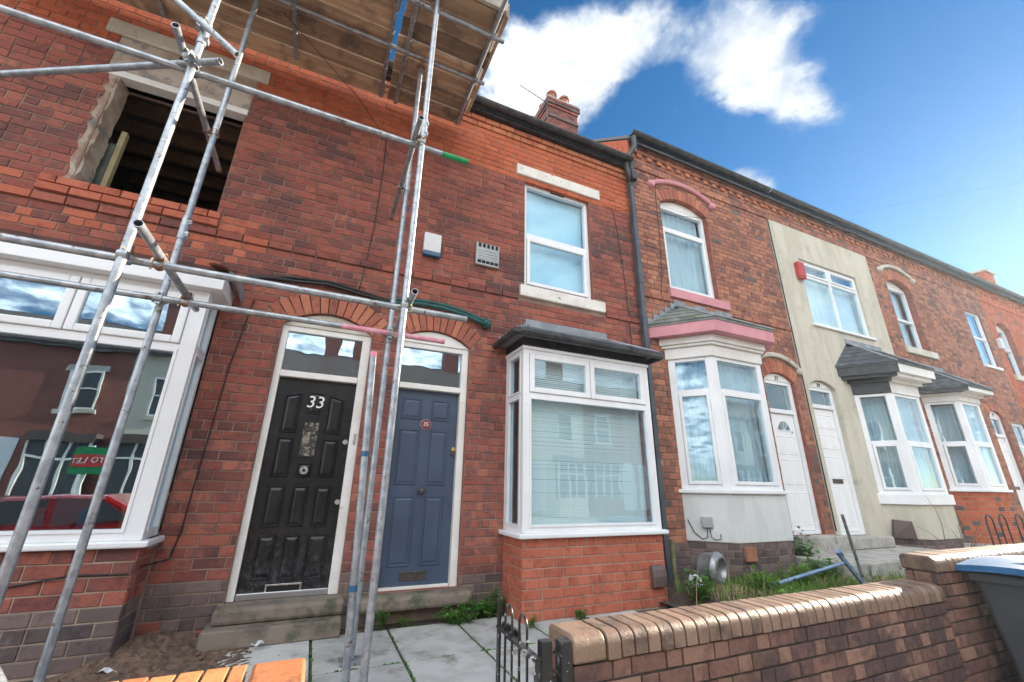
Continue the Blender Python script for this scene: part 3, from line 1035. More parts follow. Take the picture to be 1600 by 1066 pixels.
structure(MB().add([(-300, -300, -0.50), (300, -300, -0.50), (300, 300, -0.50), (-300, 300, -0.50)], [(0, 1, 2, 3)]).build('ground', 'asphalt'))
road = flat('road', -40, 60, -11.2, -5.2, -0.46, 'asphalt', 0.03)
pav = flat('pavement', -40, 60, -5.06, -2.52, -0.36, 'pavement', 0.12)
pav2 = flat('pavement', -40, 60, -17.6, -11.34, -0.36, 'pavement', 0.12)
for y0 in (-5.2, -11.34):
    k = structure(empty('kerb', (0, y0, -0.48)))
    x = -12.0
    while x < 24:
        MB().cube(x + 0.004, x + 0.91, y0 + 0.003, y0 + 0.137, -0.48, -0.352).build('kerb_stone', 'concrete', k)
        x += 0.915
# forecourts: raised behind the street walls
fore = flat('forecourt', -3.3, 3.55, -2.24, 0.2, -0.014, 'soil', 0.4)
slab_root = structure(empty('path', (0.8, -1.2, 0)))
for i, x0 in enumerate([-2.27, -1.66, -1.05, -0.44, 0.17, 0.78, 1.39, 2.0, 2.61]):
    for j, y0 in enumerate([-2.24, -1.74, -0.96]):
        y1 = [-1.74, -0.96, -0.185][j]
        x1 = x0 + 0.61
        dz = ru(-0.004, 0.004)
        if x0 < -0.5 and j == 2:
            continue
        MB().cube(x0 + 0.011, x1 - 0.011, y0 + 0.011, y1 - 0.011, -0.05, 0.002 + dz, var=rnd()).build('paving_slab', 'slab', slab_root, bevel=0.006)
structure(MB().cube(0.13, 1.2, -2.62, -2.25, -0.36, -0.16).build('gate_step', 'concrete'))
# moss in the joints of the paving
mb = MB()
for k in range(900):
    if rnd() < 0.5:
        x, y = random.choice((0.17, 0.78, 1.39, 2.0)) + random.gauss(0, 0.006), ru(-2.2, -0.19)
    else:
        x, y = ru(-0.4, 2.6), random.choice((-0.96, -0.96, -1.74, -0.18)) + random.gauss(0, 0.007)
    s_ = ru(0.003, 0.011) * (0.4 + abs(math.sin(9 * x + 5 * y)))
    mb.add([(x + s_ * a, y + s_ * b, -0.008 + s_ * c) for a, b, c in ((1, 0, 0.4), (0, 1, 0.4), (-1, 0, 0.4), (0, -1, 0.4), (0, 0, 1.2))], [(0, 1, 4), (1, 2, 4), (2, 3, 4), (3, 0, 4)], 0, rnd())
o = mb.build('moss', 'leaf')
o['kind'] = 'stuff'
o['label'] = 'moss and dirt in the joints between the paving slabs'
o['category'] = 'moss'
# ================================================================== house 33 (scaffolded) and house 35
def house_shell(owner, x0, x1, z_eave, y_back=7.0, ridge=None, roofmat='slate', zb=-0.1, sides=True):
    ridge = ridge or z_eave + 2.9
    yr = 3.4
    mb = MB()
    mb.cube(x0 + 0.003, x1 - 0.003, y_back, y_back + 0.2, zb, z_eave)
    for xa, xb in ((x0 + 0.003, x0 + 0.08), (x1 - 0.08, x1 - 0.003)):
        mb.prism([(xa, 0.22, zb), (xa, y_back, zb), (xa, y_back, z_eave), (xa, yr, ridge - 0.06), (xa, 0.22, z_eave + 0.1)], (xb - xa, 0, 0))
    mb.build('party_wall', 'red_brick', owner)
    ov = 0.13
    sl = (ridge - z_eave) / (yr + ov)
    r = MB()
    a, b = x0 + 0.002, x1 - 0.002
    th = 0.05
    top = [(-ov, z_eave + 0.02), (yr, ridge), (y_back + 0.2, z_eave + 0.02)]
    for (ya, za), (yb, zb_) in zip(top[:-1], top[1:]):
        vs = [(a, ya, za), (b, ya, za), (b, yb, zb_), (a, yb, zb_), (a, ya, za - th), (b, ya, za - th), (b, yb, zb_ - th), (a, yb, zb_ - th)]
        r.add(vs, [(0, 1, 2, 3), (7, 6, 5, 4), (0, 4, 5, 1), (1, 5, 6, 2), (2, 6, 7, 3), (3, 7, 4, 0)])
    return r.build('roof', roofmat, owner)


H33 = tag(empty('terraced_house', (-1.4, 0, 0)), 'scaffolded red brick terraced house with black door 33 and gutted upstairs window', 'house', 'terraced houses in the row')
H35 = tag(empty('terraced_house', (2.3, 0, 0)), 'red brick terraced house with blue-grey door 35 and square white bay window', 'house', 'terraced houses in the row')
X0, XM, X1 = -3.3, 0.48, 4.11
ZW = 6.10
A33 = Arch(-0.083, 0.432, 2.70, 0.175, 0.225)
A35 = Arch(1.04, 0.42, 2.72, 0.155, 0.215)
new_patch = lambda u, z: z > 5.375 or (-3.0 < u < -0.75 and 3.05 < z < 3.72 and (math.sin(u * 7) + math.sin(z * 23 + u * 3) > -0.4))


def mat33(u, z):
    if z < 0.40:
        return 'blue_brick' if rnd() < 0.92 else 'old_brick'
    if z > 5.375:
        return 'red_brick'
    if -3.0 < u < -0.8 and 3.0 < z < 3.74:
        return 'blue_brick' if rnd() < 0.04 else 'bay_brick' if rnd() < 0.4 else 'old_brick'
    return 'flashed_brick' if rnd() < (0.10 if z > 3 else 0.22) else 'old_brick'


def mat35(u, z):
    if z < 0.26:
        return 'blue_brick'
    if z > 5.375:
        return 'red_brick'
    return 'flashed_brick' if rnd() < (0.75 if 1.45 < u < 1.95 and z < 2.9 else 0.10) else 'old_brick'


# --- openings
hole33 = (-2.42, -1.30, 3.76, 5.06)
h33_bay = (-3.02, -1.05, 0.0, 2.98)
win35 = (2.17, 3.27, 3.71, 5.42)
bay35 = (1.97, 3.68, 0.80, 2.80)
backing(F0, X0, XM, -0.1, 6.3, [hole33, (-3.0, -1.06, 0.8, 2.75), (-0.515, 0.349, 0.24, 2.872)], H33)
backing(F0, XM, X1, -0.1, 6.3, [win35, (2.0, 3.66, 0.8, 2.66), (0.62, 1.46, 0.24, 2.872)], H35)
B33, B35 = Bricks(), Bricks()
B33.lay(F0, X0, XM, 0.0, 3.49, H33, mat33, [A33.hole(0.0), rect_hole(-3.0, -1.06, 0, 2.95), rect_hole(-0.55, 0.385, -1, 0.26)], phase=1)
B33.lay(F0, X0, XM, 3.576, ZW, H33, mat33, [rect_hole(-2.46, -1.30, 3.76, 5.06), rect_hole(-2.52, -1.28, 5.06, 5.57), rect_hole(-2.65, -1.17, 5.57, 5.76), rect_hole(-2.62, -1.255, 3.59, 3.76)], hdr=0)
B33.course(F0, X0, XM, 3.49, H33, mat33, proud=0.022)
for z, off in ((3.595, 0.0), (3.68, 0.11)):
    B33.course(F0, -2.62, -1.255, z, H33, 'bay_brick', proud=0.03, H=0.083, off=off)
B35.lay(F0, XM, X1, 0.0, 3.49, H35, mat35, [A35.hole(0.0), rect_hole(1.97, 3.68, -1, 2.66)], phase=3)
B35.lay(F0, XM, X1, 3.576, ZW, H35, mat35, [rect_hole(2.17, 3.27, 3.71, 5.42), rect_hole(2.03, 3.475, 5.48, 5.67), rect_hole(2.10, 3.45, 3.54, 3.715)], hdr=0)
B35.course(F0, XM, 2.09, 3.49, H35, mat35, proud=0.022)
B35.course(F0, 3.46, X1, 3.49, H35, mat35, proud=0.022)
for k, (z, pr, mt) in enumerate(((ZW, 0.02, 'cornice_brick'), (ZW + GA, 0.045, 'cornice_brick'))):
    B33.course(F0, X0, XM, z, H33, mt, proud=pr, off=0.11 * k)
    B35.course(F0, XM, X1, z, H35, mt, proud=pr, off=0.11 * k)
for own, a, b in ((H33, X0, XM), (H35, XM, X1)):
    MB().box(F0, a + 0.001, b - 0.001, 6.275, 6.40, -0.1, 0.115).build('fascia', 'black_paint', own)
gutter(H35, 0.9, 4.06, -0.185, 6.40, 0.062)
gutter(H33, X0, 0.89, -0.185, 6.40, 0.062, brackets=False)
house_shell(H33, X0, XM, 6.35)
house_shell(H35, XM, X1, 6.35)
A33.build(F0, H33, 13)
A35.build(F0, H35, 13)

# --- house 33, upstairs: gutted opening
win = empty('window_opening', (-1.86, 0, 3.76), H33)
MB().box(F0, -2.65, -1.17, 5.575, 5.755, -0.1, 0.022).build('stone_lintel', 'stone_lintel', win, bevel=0.012)
MB().box(F0, -2.52, -1.285, 5.06, 5.57, -0.2, -0.004).build('plaster_patch', 'plaster', win, bevel=0.01)
MB().box(F0, -2.50, -1.285, 5.055, 5.13, -0.12, 0.006).build('inner_lintel', 'white_paint', win, bevel=0.004)
lj = MB()
pr_ = [(-2.50, -2.41)]
n = 22
vs, fs = [], []
for i in range(n + 1):
    z = 3.76 + (5.06 - 3.76) * i / n
    e = ru(-0.018, 0.018)
    vs += [(-2.47 + ru(-0.02, 0.02), -0.006, z), (-2.405 + e, 0.02 + ru(-0.01, 0.01), z), (-2.39 + e * 0.5, 0.21, z)]
for i in range(n):
    b = 3 * i
    fs += [(b, b + 1, b + 4, b + 3), (b + 1, b + 2, b + 5, b + 4)]
lj.add(vs, fs)
lj.build('broken_jamb', 'plaster', win)
MB().box(F0, -2.36, -2.315, 3.72, 4.62, -0.34, -0.28).build('timber_batten', 'pale_timber', win)
MB().box(F0, -2.46, -2.37, 3.70, 4.45, -0.30, -0.29).build('green_board', 'green_slate', win)
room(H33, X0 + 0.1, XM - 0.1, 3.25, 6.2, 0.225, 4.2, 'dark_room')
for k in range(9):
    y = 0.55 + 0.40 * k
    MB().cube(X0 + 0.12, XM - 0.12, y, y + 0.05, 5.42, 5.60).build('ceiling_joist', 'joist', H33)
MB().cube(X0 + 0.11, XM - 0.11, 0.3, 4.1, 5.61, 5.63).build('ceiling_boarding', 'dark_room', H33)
room(H33, X0 + 0.1, XM - 0.1, 0.2, 3.2, 0.225, 3.8, 'room_wall')


# --- doors
def door_frame(own, a, b, zb, zt, ztr, d=-0.055, w=0.07, wr=None, mat='white_paint', glass='dirty_glass', leafmat='black_door', leafd=-0.10, tr=0.06):
    wr = wr or w
    dr = empty('door', ((a + b) / 2, 0.08, zb), own)
    mb = MB()
    mb.box(F0, a, a + w, zb, zt, d - 0.09, d)
    mb.box(F0, b - wr, b, zb, zt, d - 0.09, d)
    mb.box(F0, a + w, b - wr, zt - 0.06, zt, d - 0.09, d)
    mb.box(F0, a + w, b - wr, ztr, ztr + tr, d - 0.09, d + 0.012)
    mb.build('door_frame', mat, dr, bevel=0.005)
    if zt - 0.06 - (ztr + tr) > 0.05:
        pane(F0, a + w, b - wr, ztr + tr, zt - 0.06, d - 0.035, dr, glass)
    MB().box(F0, a + w + 0.004, b - wr - 0.004, zb + 0.012, ztr - 0.004, leafd - 0.045, leafd).build('door_leaf', leafmat, dr, bevel=0.003)
    return dr


D33 = door_frame(H33, -0.515, 0.349, 0.25, 2.705, 2.175, w=0.06, wr=0.085)
MB().box(F0, -0.45, 0.262, 0.25, 0.30, -0.10, -0.07).build('weather_bar', 'aluminium', D33, bevel=0.004)
arch_head(F0, A33, 2.705, -0.14, -0.04, D33, 'stone_lintel')
for u0, u1, z0, z1, sl in ((-0.375, -0.225, 1.64, 2.02, 0.25), (-0.165, -0.03, 1.83, 2.05, 0), (0.02, 0.17, 1.65, 2.02, -0.25),
                           (-0.375, -0.225, 1.235, 1.60, 0), (0.02, 0.17, 1.24, 1.60, 0), (-0.165, -0.03, 1.235, 1.37, 0),
                           (-0.375, -0.225, 0.81, 1.165, 0), (-0.17, -0.03, 0.81, 1.165, 0), (0.025, 0.17, 0.80, 1.16, 0),
                           (-0.375, -0.225, 0.39, 0.745, 0), (-0.17, -0.03, 0.38, 0.745, 0), (0.025, 0.20, 0.375, 0.745, 0)):
    panel(F0, u0, u1, z0, z1, -0.10, D33, 'black_door', slant=sl)
MB().box(F0, -0.165, -0.03, 1.43, 1.755, -0.10, -0.094).build('pane', 'pebble_glass', D33)
ring_frame(F0, -0.175, -0.02, 1.42, 1.765, 0.012, -0.10, -0.086).build('pane_bead', 'black_door', D33)
disc(F0, -0.098, 1.30, -0.09, -0.072, 0.036, D33, 'chrome', 'door_knob')
disc(F0, -0.098, 1.30, -0.072, -0.068, 0.014, D33, 'slot_dark', 'knob_hole')
disc(F0, 0.232, 1.58, -0.10, -0.09, 0.024, D33, 'chrome', 'lock')
disc(F0, 0.238, 1.02, -0.10, -0.09, 0.024, D33, 'chrome', 'lock')
MB().box(F0, 0.30, 0.325, 1.56, 1.66, -0.055, -0.048).build('door_bell', 'chrome', D33)
letter_plate(F0, -0.245, 0.04, 0.275, 0.355, -0.10, D33, 'chrome')
text_part('33', 'house_number', 'number_white', (-0.098, 0.083, 1.945), 0.165, D33, 0.004, italic=0.12)
MB().cube(-0.56, 0.40, -0.155, 0.1, 0.13, 0.248).build('step', 'stone_step', H33, bevel=0.03)
MB().cube(-0.60, 0.385, -0.27, 0.05, 0.0, 0.128).build('step', 'stone_step', H33, bevel=0.012)

D35 = door_frame(H35, 0.62, 1.46, 0.235, 2.715, 2.185, w=0.075, d=-0.05, leafmat='blue_door', glass='dark_glass', leafd=-0.11)
MB().box(F0, 0.70, 1.38, 0.235, 0.262, -0.11, -0.07).build('weather_bar', 'white_paint', D35, bevel=0.004)
arch_head(F0, A35, 2.715, -0.14, -0.035, D35)
for u0, u1, z0, z1 in ((0.755, 0.975, 1.86, 2.09), (1.08, 1.295, 1.86, 2.09), (0.755, 0.975, 1.185, 1.755), (1.08, 1.29, 1.185, 1.755),
                       (0.76, 0.975, 0.43, 1.08), (1.08, 1.285, 0.43, 1.08)):
    panel(F0, u0, u1, z0, z1, -0.11, D35, 'blue_door', raise_=0.010)
disc(F0, 1.03, 1.815, -0.11, -0.100, 0.052, D35, 'maroon', 'number_plaque', 24, 1.08)
disc(F0, 1.03, 1.815, -0.11, -0.103, 0.054, D35, 'number_white', 'plaque_rim', 24, 1.08)
text_part('35', 'house_number', 'number_white', (1.03, 0.099, 1.815), 0.062, D35, 0.001)
MB().lathe((1.035, 0.11, 1.13), [(0.012, 0), (0.014, 0.02), (0.032, 0.035), (0.036, 0.055), (0.026, 0.07), (0.0, 0.074)], 16, (0, -1, 0)).build('door_knob', 'bronze', D35, smooth=True)
disc(F0, 1.355, 1.565, -0.11, -0.098, 0.022, D35, 'brass', 'lock')
MB().box(F0, 1.335, 1.375, 1.50, 1.545, -0.11, -0.085).build('lock_case', 'bronze', D35)
disc(F0, 1.345, 0.99, -0.11, -0.105, 0.012, D35, 'bronze', 'keyhole')
letter_plate(F0, 0.895, 1.145, 0.305, 0.385, -0.11, D35, 'bronze')
MB().cube(0.52, 1.56, -0.165, 0.1, 0.115, 0.232).build('step', 'stone_step', H35, bevel=0.03)
room(H35, XM + 0.1, 1.72, 0.2, 3.2, 0.225, 3.8, 'room_wall')
room(H35, 1.74, X1 - 0.1, 0.2, 3.2, 0.225, 3.8, 'room_wall')
room(H35, XM + 0.1, X1 - 0.1, 3.3, 6.2, 0.225, 3.8, 'room_wall')

# --- house 35, upstairs window
w35 = ring_frame(F0, 2.17, 3.27, 3.71, 5.42, 0.055, -0.13, -0.06)
w35.box(F0, 2.225, 3.215, 4.50, 4.575, -0.13, -0.06)
W35 = w35.build('window', 'upvc', H35, bevel=0.004)
opener(F0, 2.228, 3.212, 3.768, 4.497, -0.06, W35, 0.05)
pane(F0, 2.22, 3.22, 4.57, 5.37, -0.10, W35)
MB().box(F0, 2.62, 2.86, 5.385, 5.40, -0.06, -0.05).build('trickle_vent', 'slot_dark', W35)
sheet(F0, 2.20, 3.24, 3.75, 5.38, -0.20, W35, 'blue_blind', 'roller_blind', 2, 0.004)
MB().box(F0, 2.03, 3.475, 5.49, 5.668, -0.1, 0.028).build('lintel', 'flaky_paint', W35, bevel=0.01)
MB().box(F0, 2.17, 3.27, 5.42, 5.49, -0.2, -0.03).build('head_board', 'flaky_paint', W35)
MB().box(F0, 2.10, 3.45, 3.548, 3.708, -0.12, 0.035).build('sill', 'flaky_paint', W35, bevel=0.012)


# --- square bays
def square_bay(own, pts, zs, z_top, z_tr, splits, owner_bricks, base_mat, name, ztl=None, head=0.0, glass='glass', cpf=0.075, cps=0.075, zbase=0.0, hdr=4, phase=0, ga=GA):
    bay = empty('bay_window', ((pts[1][0] + pts[2][0]) / 2, pts[1][1] / 2, 0), own)
    # brick dwarf wall
    for k, (fr, L) in enumerate(faces_of(pts)):
        owner_bricks.lay(fr, 0.0 if k != 1 else 0.0, L, zbase, zs - 0.045, bay, base_mat, hdr=hdr, phase=phase, ga=ga)
    ring_prism(pts, -0.008, -0.11, -0.1, zs - 0.04).build('wall', 'pale_mortar', bay)
    ring_prism(pts, 0.055, -0.11, zs - 0.045, zs).build('sill', 'upvc', bay, bevel=0.012)
    D = 0.07
    pin = plan_offset(pts, 0.0)
    mb = MB()
    fs_ = faces_of(pin)
    cp = 0.075
    for k, (fr, L) in enumerate(fs_):
        a, b = (0.003 if k == 2 else 0, L - 0.003 if k == 0 else L)
        cp = cpf if k == 1 else cps
        mb.box(fr, a + (0.001 if k == 1 else 0), a + cp, zs, z_top, -D, 0.0 if k == 1 else -0.002)
        mb.box(fr, b - cp, b - (0.001 if k == 1 else 0), zs, z_top, -D, 0.0 if k == 1 else -0.002)
        mb.box(fr, a + cp, b - cp, zs, zs + 0.055, -D, -0.004)
        mb.box(fr, a + cp, b - cp, z_top - 0.045, z_top, -D, -0.004)
        mb.box(fr, a + cp, b - cp, z_tr, z_tr + 0.05, -D, -0.004)
    wn = mb.build('window_frame', 'upvc', bay, bevel=0.004)
    for k, (fr, L) in enumerate(fs_):
        cp = cpf if k == 1 else cps
        pane(fr, cp - 0.005, L - cp + 0.005, zs + 0.05, z_tr + 0.005, -0.03, bay, glass)
        if k != 1:
            pane(fr, cp - 0.005, L - cp + 0.005, z_tr + 0.045, z_top - 0.04, -0.03, bay, glass)
            # slim beads
            ring_frame(fr, cp, L - cp, zs + 0.055, z_tr, 0.018, -0.03, 0.004).build('bead', 'upvc', bay)
            ring_frame(fr, cp, L - cp, z_tr + 0.05, z_top - 0.045, 0.018, -0.03, 0.004).build('bead', 'upvc', bay)
    fr, L = fs_[1]
    cp = cpf
    cuts = [cp] + splits + [L - cp]
    for a, b in zip(cuts[:-1], cuts[1:]):
        opener(fr, a + 0.004, b - 0.004, z_tr + 0.052, z_top - 0.047, -0.004, bay, 0.06, glass)
    ring_frame(fr, cp, L - cp, zs + 0.055, z_tr, 0.022, -0.03, 0.006).build('bead', 'upvc', bay)
    return bay, fr, L


P35 = [(1.93, 0), (1.93, -0.48), (3.69, -0.48), (3.69, 0)]
BAY35, f35, L35 = square_bay(H35, P35, 0.752, 2.655, 2.115, [0.875], B35, 'bay_brick', '35', hdr=4, phase=1)
venetian(f35, 0.10, L35 - 0.10, 0.80, 2.60, -0.13, BAY35)
for fr in (faces_of(P35)[0][0], faces_of(P35)[2][0]):
    venetian(fr, 0.09, 0.36, 0.80, 2.60, -0.13, BAY35)
ring_prism(P35, 0.012, -0.11, 2.655, 2.69).build('head_trim', 'upvc', BAY35)
ring_prism(P35, 0.004, -0.11, 2.69, 2.80).build('soffit_board', 'black_paint', BAY35)
bay_roof(P35, 0.12, 2.825, 3.13, 0.42, BAY35, 'lead')
gp = plan_offset(P35, 0.15)
g35 = MB()
g35.path([(*gp[0], 2.80), (gp[1][0], gp[1][1] + 0.03, 2.80), (gp[1][0] + 0.03, gp[1][1], 2.80), (gp[2][0] - 0.03, gp[2][1], 2.79), (gp[2][0], gp[2][1] + 0.03, 2.79), (*gp[3], 2.79)], 0.044, 12)
G35 = g35.build('bay_gutter', 'black_plastic', BAY35, smooth=True)
for x in (2.32, 3.28):
    MB().tube((x, gp[1][1], 2.797), (x + 0.05, gp[1][1], 2.797), 0.05, 14).build('gutter_bracket', 'black_plastic', BAY35)
MB().box(F0, 2.02, 2.10, 3.0, 3.02, 0, 0.03).build('flashing_tab', 'lead', BAY35)
mp = MB()
mp.add([(x, y, z) for x in (3.46, 3.635) for (y, z) in ((-0.479, 0.19), (-0.545, 0.19), (-0.56, 0.30), (-0.545, 0.375), (-0.515, 0.405), (-0.479, 0.41))],
       [(0, 1, 2, 3, 4, 5), (11, 10, 9, 8, 7, 6)] + [(i, i + 6, (i + 1) % 6 + 6, (i + 1) % 6) for i in range(6)])
tag(mp.build('gas_meter_cover', 'brown_plastic', bevel=0.015), 'brown rounded plastic meter cover on the red brick base of the bay beside door 35', 'meter cover')

P33 = [(-3.02, 0), (-3.02, -0.36), (-1.07, -0.36), (-1.07, 0)]


def base33(u, z):
    return ('blue_brick' if rnd() < 0.9 else 'old_brick') if z < 0.36 else 'flashed_brick' if rnd() < 0.25 else 'old_brick'


BAY33, f33, L33 = square_bay(H33, P33, 0.775, 2.76, 2.215, [1.095], B33, base33, '33', hdr=0, glass='dark_glass', ga=0.088, cpf=0.115, cps=0.06)
ring_prism(P33, 0.10, -0.11, 2.762, 2.90).build('fascia', 'upvc', BAY33, bevel=0.006)
pf = plan_offset(P33, 0.10)
rf = MB()
rf.add([(*pf[0], 2.905), (*pf[1], 2.905), (*pf[2], 2.905), (*pf[3], 2.905), (-2.95, -0.003, 3.14), (-1.02, -0.003, 3.14)], [(0, 1, 4), (1, 2, 5, 4), (2, 3, 5), (3, 2, 1, 0)])
rf.build('bay_roof', 'lead', BAY33)
MB().add([(-3.0, -0.40, 2.93), (-1.06, -0.40, 2.93), (-1.0, -0.01, 3.16), (-3.0, -0.01, 3.16)], [(0, 1, 2, 3)]).build('roofing_felt', 'black_plastic', BAY33)
MB().add([(-0.965, -0.44, 2.95), (-0.925, -0.40, 2.93), (-0.885, -0.02, 2.80), (-0.88, -0.02, 2.90), (-0.93, -0.02, 3.05), (-0.965, -0.3, 3.02)], [(0, 1, 2, 3, 4, 5)]).build('flashing_flap', 'lead', BAY33)
# things in the front room of 33, seen through the glass
t = MB()
t.lathe((-1.22, 0.10, 0.80), [(0.0, 0.0), (0.13, 0.0), (0.16, 0.26), (0.17, 0.27), (0.17, 0.29), (0.15, 0.29), (0.14, 0.03), (0, 0.03)], 20)
tag(t.build('bucket', 'pale_timber', smooth=True), 'pale plastic builder\'s bucket on the inside sill of the left bay window', 'bucket')
t = MB()
t.cube(-2.9, -1.05, -0.22, 0.35, 0.70, 0.775)
t.build('window_board', 'room_wall', BAY33)
t = MB()
for k in range(6):
    t.cube(-2.0 + 0.05 * k, -1.62 + 0.02 * k, -0.1 + 0.03 * k, 0.2, 0.78 + 0.05 * k, 0.83 + 0.05 * k)
tag(t.build('red_sheeting', 'red_plastic'), 'red folded sheeting heaped behind the glass of the left bay window', 'sheeting')
t = MB()
t.cube(-1.56, -1.44, -0.12, 0.06, 0.78, 0.98)
tag(t.build('cement_bag', 'blue_plastic', bevel=0.03), 'small blue bag standing behind the glass of the left bay window', 'bag')

B33.build(300)
B35.build(300)

# --- chimney on the ridge between 35 and 37
CH = empty('chimney', (4.5, 3.0, 8.6), H35)
BC = Bricks()
cx0, cx1, cy0, cy1 = 4.05, 4.92, 2.55, 3.45
for fr, L in ((Fr(cx0, cy0), cx1 - cx0), (Fr(cx0, cy1, 0, -1), cy1 - cy0)):
    BC.lay(fr, 0, L, 8.9, 10.40, CH, 'old_brick', hdr=2)
    BC.course(fr, -0.03, L + 0.03, 10.06, CH, 'blue_brick', proud=0.035)
    BC.course(fr, -0.03, L + 0.03, 10.40, CH, 'old_brick', proud=0.03)
    BC.course(fr, -0.06, L + 0.06, 10.49, CH, 'blue_brick', proud=0.06)
    BC.course(fr, -0.06, L + 0.06, 10.58, CH, 'old_brick', proud=0.06)
BC.build(60)
MB().cube(cx0 + 0.005, cx1 - 0.005, cy0 + 0.005, cy1 - 0.005, 8.2, 10.65).build('stack', 'mortar', CH)
MB().cube(cx0 - 0.04, cx1 + 0.04, cy0 - 0.04, cy1 + 0.04, 10.67, 10.73).build('flaunching', 'concrete', CH)
for x, y in ((4.28, 2.78), (4.66, 2.78), (4.28, 3.2), (4.66, 3.2)):
    MB().lathe((x, y, 10.71), [(0.13, 0), (0.125, 0.08), (0.11, 0.12), (0.115, 0.36), (0.145, 0.37), (0.145, 0.43), (0.12, 0.44), (0.10, 0.43), (0.095, 0.1)], 18).build('chimney_pot', 'terracotta', CH, smooth=True)


def aerial(name, base, top, boom_a, boom_b, els, label):
    a = tag(empty(name, base), label, 'aerial')
    MB().tube(base, top, 0.014, 8).build('mast', 'aerial_metal', a)
    MB().tube(boom_a, boom_b, 0.009, 6).build('boom', 'aerial_metal', a)
    A, Bv = Vector(boom_a), Vector(boom_b)
    for i in range(els):
        p = A.lerp(Bv, (i + 0.5) / els)
        w = Vector((0.05, 0.10, 0.16)) * (0.8 + 0.4 * i / els)
        MB().tube(p - w, p + w, 0.008, 5).build('element', 'aerial_metal', a)
    return a


aerial('television_aerial', (4.0, 2.52, 9.9), (3.98, 2.5, 10.45), (3.15, 2.35, 10.42), (4.02, 2.5, 10.40), 12, 'television aerial with many short rods fixed to the chimney stack')

# --- downpipe between 35 and 37
DP = empty('downpipe', (4.08, -0.1, 0), H35)
mb = MB()
for z0, z1 in ((0.1, 2.2), (2.2, 4.2), (4.2, 6.0)):
    mb.cube(4.045, 4.115, -0.115, -0.045, z0, z1)
    mb.cube(4.038, 4.122, -0.122, -0.038, z1 - 0.07, z1)
mb.build('pipe', 'grey_pipe', DP)
mb = MB()
mb.cube(4.03, 4.13, -0.20, -0.05, 6.0, 6.16)
mb.tube((4.06, -0.18, 6.34), (4.08, -0.12, 6.1), 0.045, 8)
mb.tube((4.14, -0.2, 6.90), (4.14, -0.2, 6.66), 0.045, 8)
mb.tube((4.14, -0.2, 6.68), (4.02, -0.14, 6.48), 0.045, 8)
mb.tube((4.02, -0.14, 6.5), (3.98, -0.13, 6.26), 0.045, 8)
mb.tube((3.98, -0.13, 6.28), (4.08, -0.1, 6.0), 0.045, 8)
mb.build('offset_bends', 'black_plastic', DP)

# --- the next house to the left, of which only the upper corner shows
H31 = tag(empty('terraced_house', (-5.1, 0, 0)), 'red brick terraced house at the left edge, only its wall beyond 33 showing', 'house', 'terraced houses in the row')
backing(F0, -6.9, X0, -0.1, 6.3, [], H31)
B31 = Bricks()
B31.lay(F0, -6.9, X0, 0.0, ZW, H31, mat33, hdr=0)
for k, (z, pr) in enumerate(((ZW, 0.02), (ZW + GA, 0.045))):
    B31.course(F0, -6.9, X0, z, H31, 'cornice_brick', proud=pr, off=0.11 * k)
B31.build(120)
MB().box(F0, -6.899, X0 - 0.001, 6.275, 6.40, -0.1, 0.115).build('fascia', 'black_paint', H31)
gutter(H31, -6.9, X0 - 0.005, -0.185, 6.40, 0.062, brackets=False)
house_shell(H31, -6.9, X0, 6.35)
# ================================================================== houses 37 to 47
GRP = 'terraced houses in the row'
H37 = tag(empty('terraced_house', (5.9, 0, 0.2)), 'brown brick terraced house with pink painted sill, hood and bay fascia, door 37', 'house', GRP)
H39 = tag(empty('terraced_house', (9.4, 0, 0.3)), 'cream rendered terraced house with red alarm box and white door 39', 'house', GRP)
H41 = tag(empty('terraced_house', (12.9, 0, 0.35)), 'brick terraced house next beyond the cream rendered one, arched upstairs window', 'house', GRP)
H43 = tag(empty('terraced_house', (15.8, 0, 0.35)), 'brick terraced house with flat-headed upstairs window, second beyond the cream one', 'house', GRP)
H45 = tag(empty('terraced_house', (18.6, 0, 0.35)), 'farthest red brick terraced house at the right edge with chimney', 'house', GRP)
XS = [4.11, 7.655, 11.07, 14.35, 16.75, 20.6]


def bm(base, blue=0.06):
    return lambda u, z: 'blue_brick' if (z < 0.5 or rnd() < blue) else base


def cornice(Bk, own, a, b, z, base='brown_brick', gut='black_plastic'):
    Bk.course(F0, a, b, z, own, base, proud=0.02)
    Bk.course(F0, a, b, z + GA, own, base, proud=0.002, off=0.11)
    Bk.course(F0, a, b, z + 2 * GA, own, base, proud=0.002)
    u, i = a, 0
    while u < b - 0.1:
        Bk.items.append((F0, u + 0.005, u + 0.109, z + 3 * GA + 0.005, GA - 0.01, 'cornice_brick' if i % 2 == 0 else base, 0.03 if i % 2 == 0 else -0.002, own))
        u += 0.114
        i += 1
    Bk.course(F0, a, b, z + 4 * GA, own, base, proud=0.035, off=0.05)
    Bk.course(F0, a, b, z + 5 * GA, own, base, proud=0.05)
    MB().box(F0, a + 0.001, b - 0.001, z + 6 * GA + 0.002, z + 6 * GA + 0.08, -0.1, 0.10).build('fascia', 'black_paint', own)
    gutter(own, a + 0.01, b - 0.01, -0.175, z + 6 * GA + 0.085, 0.064, gut)


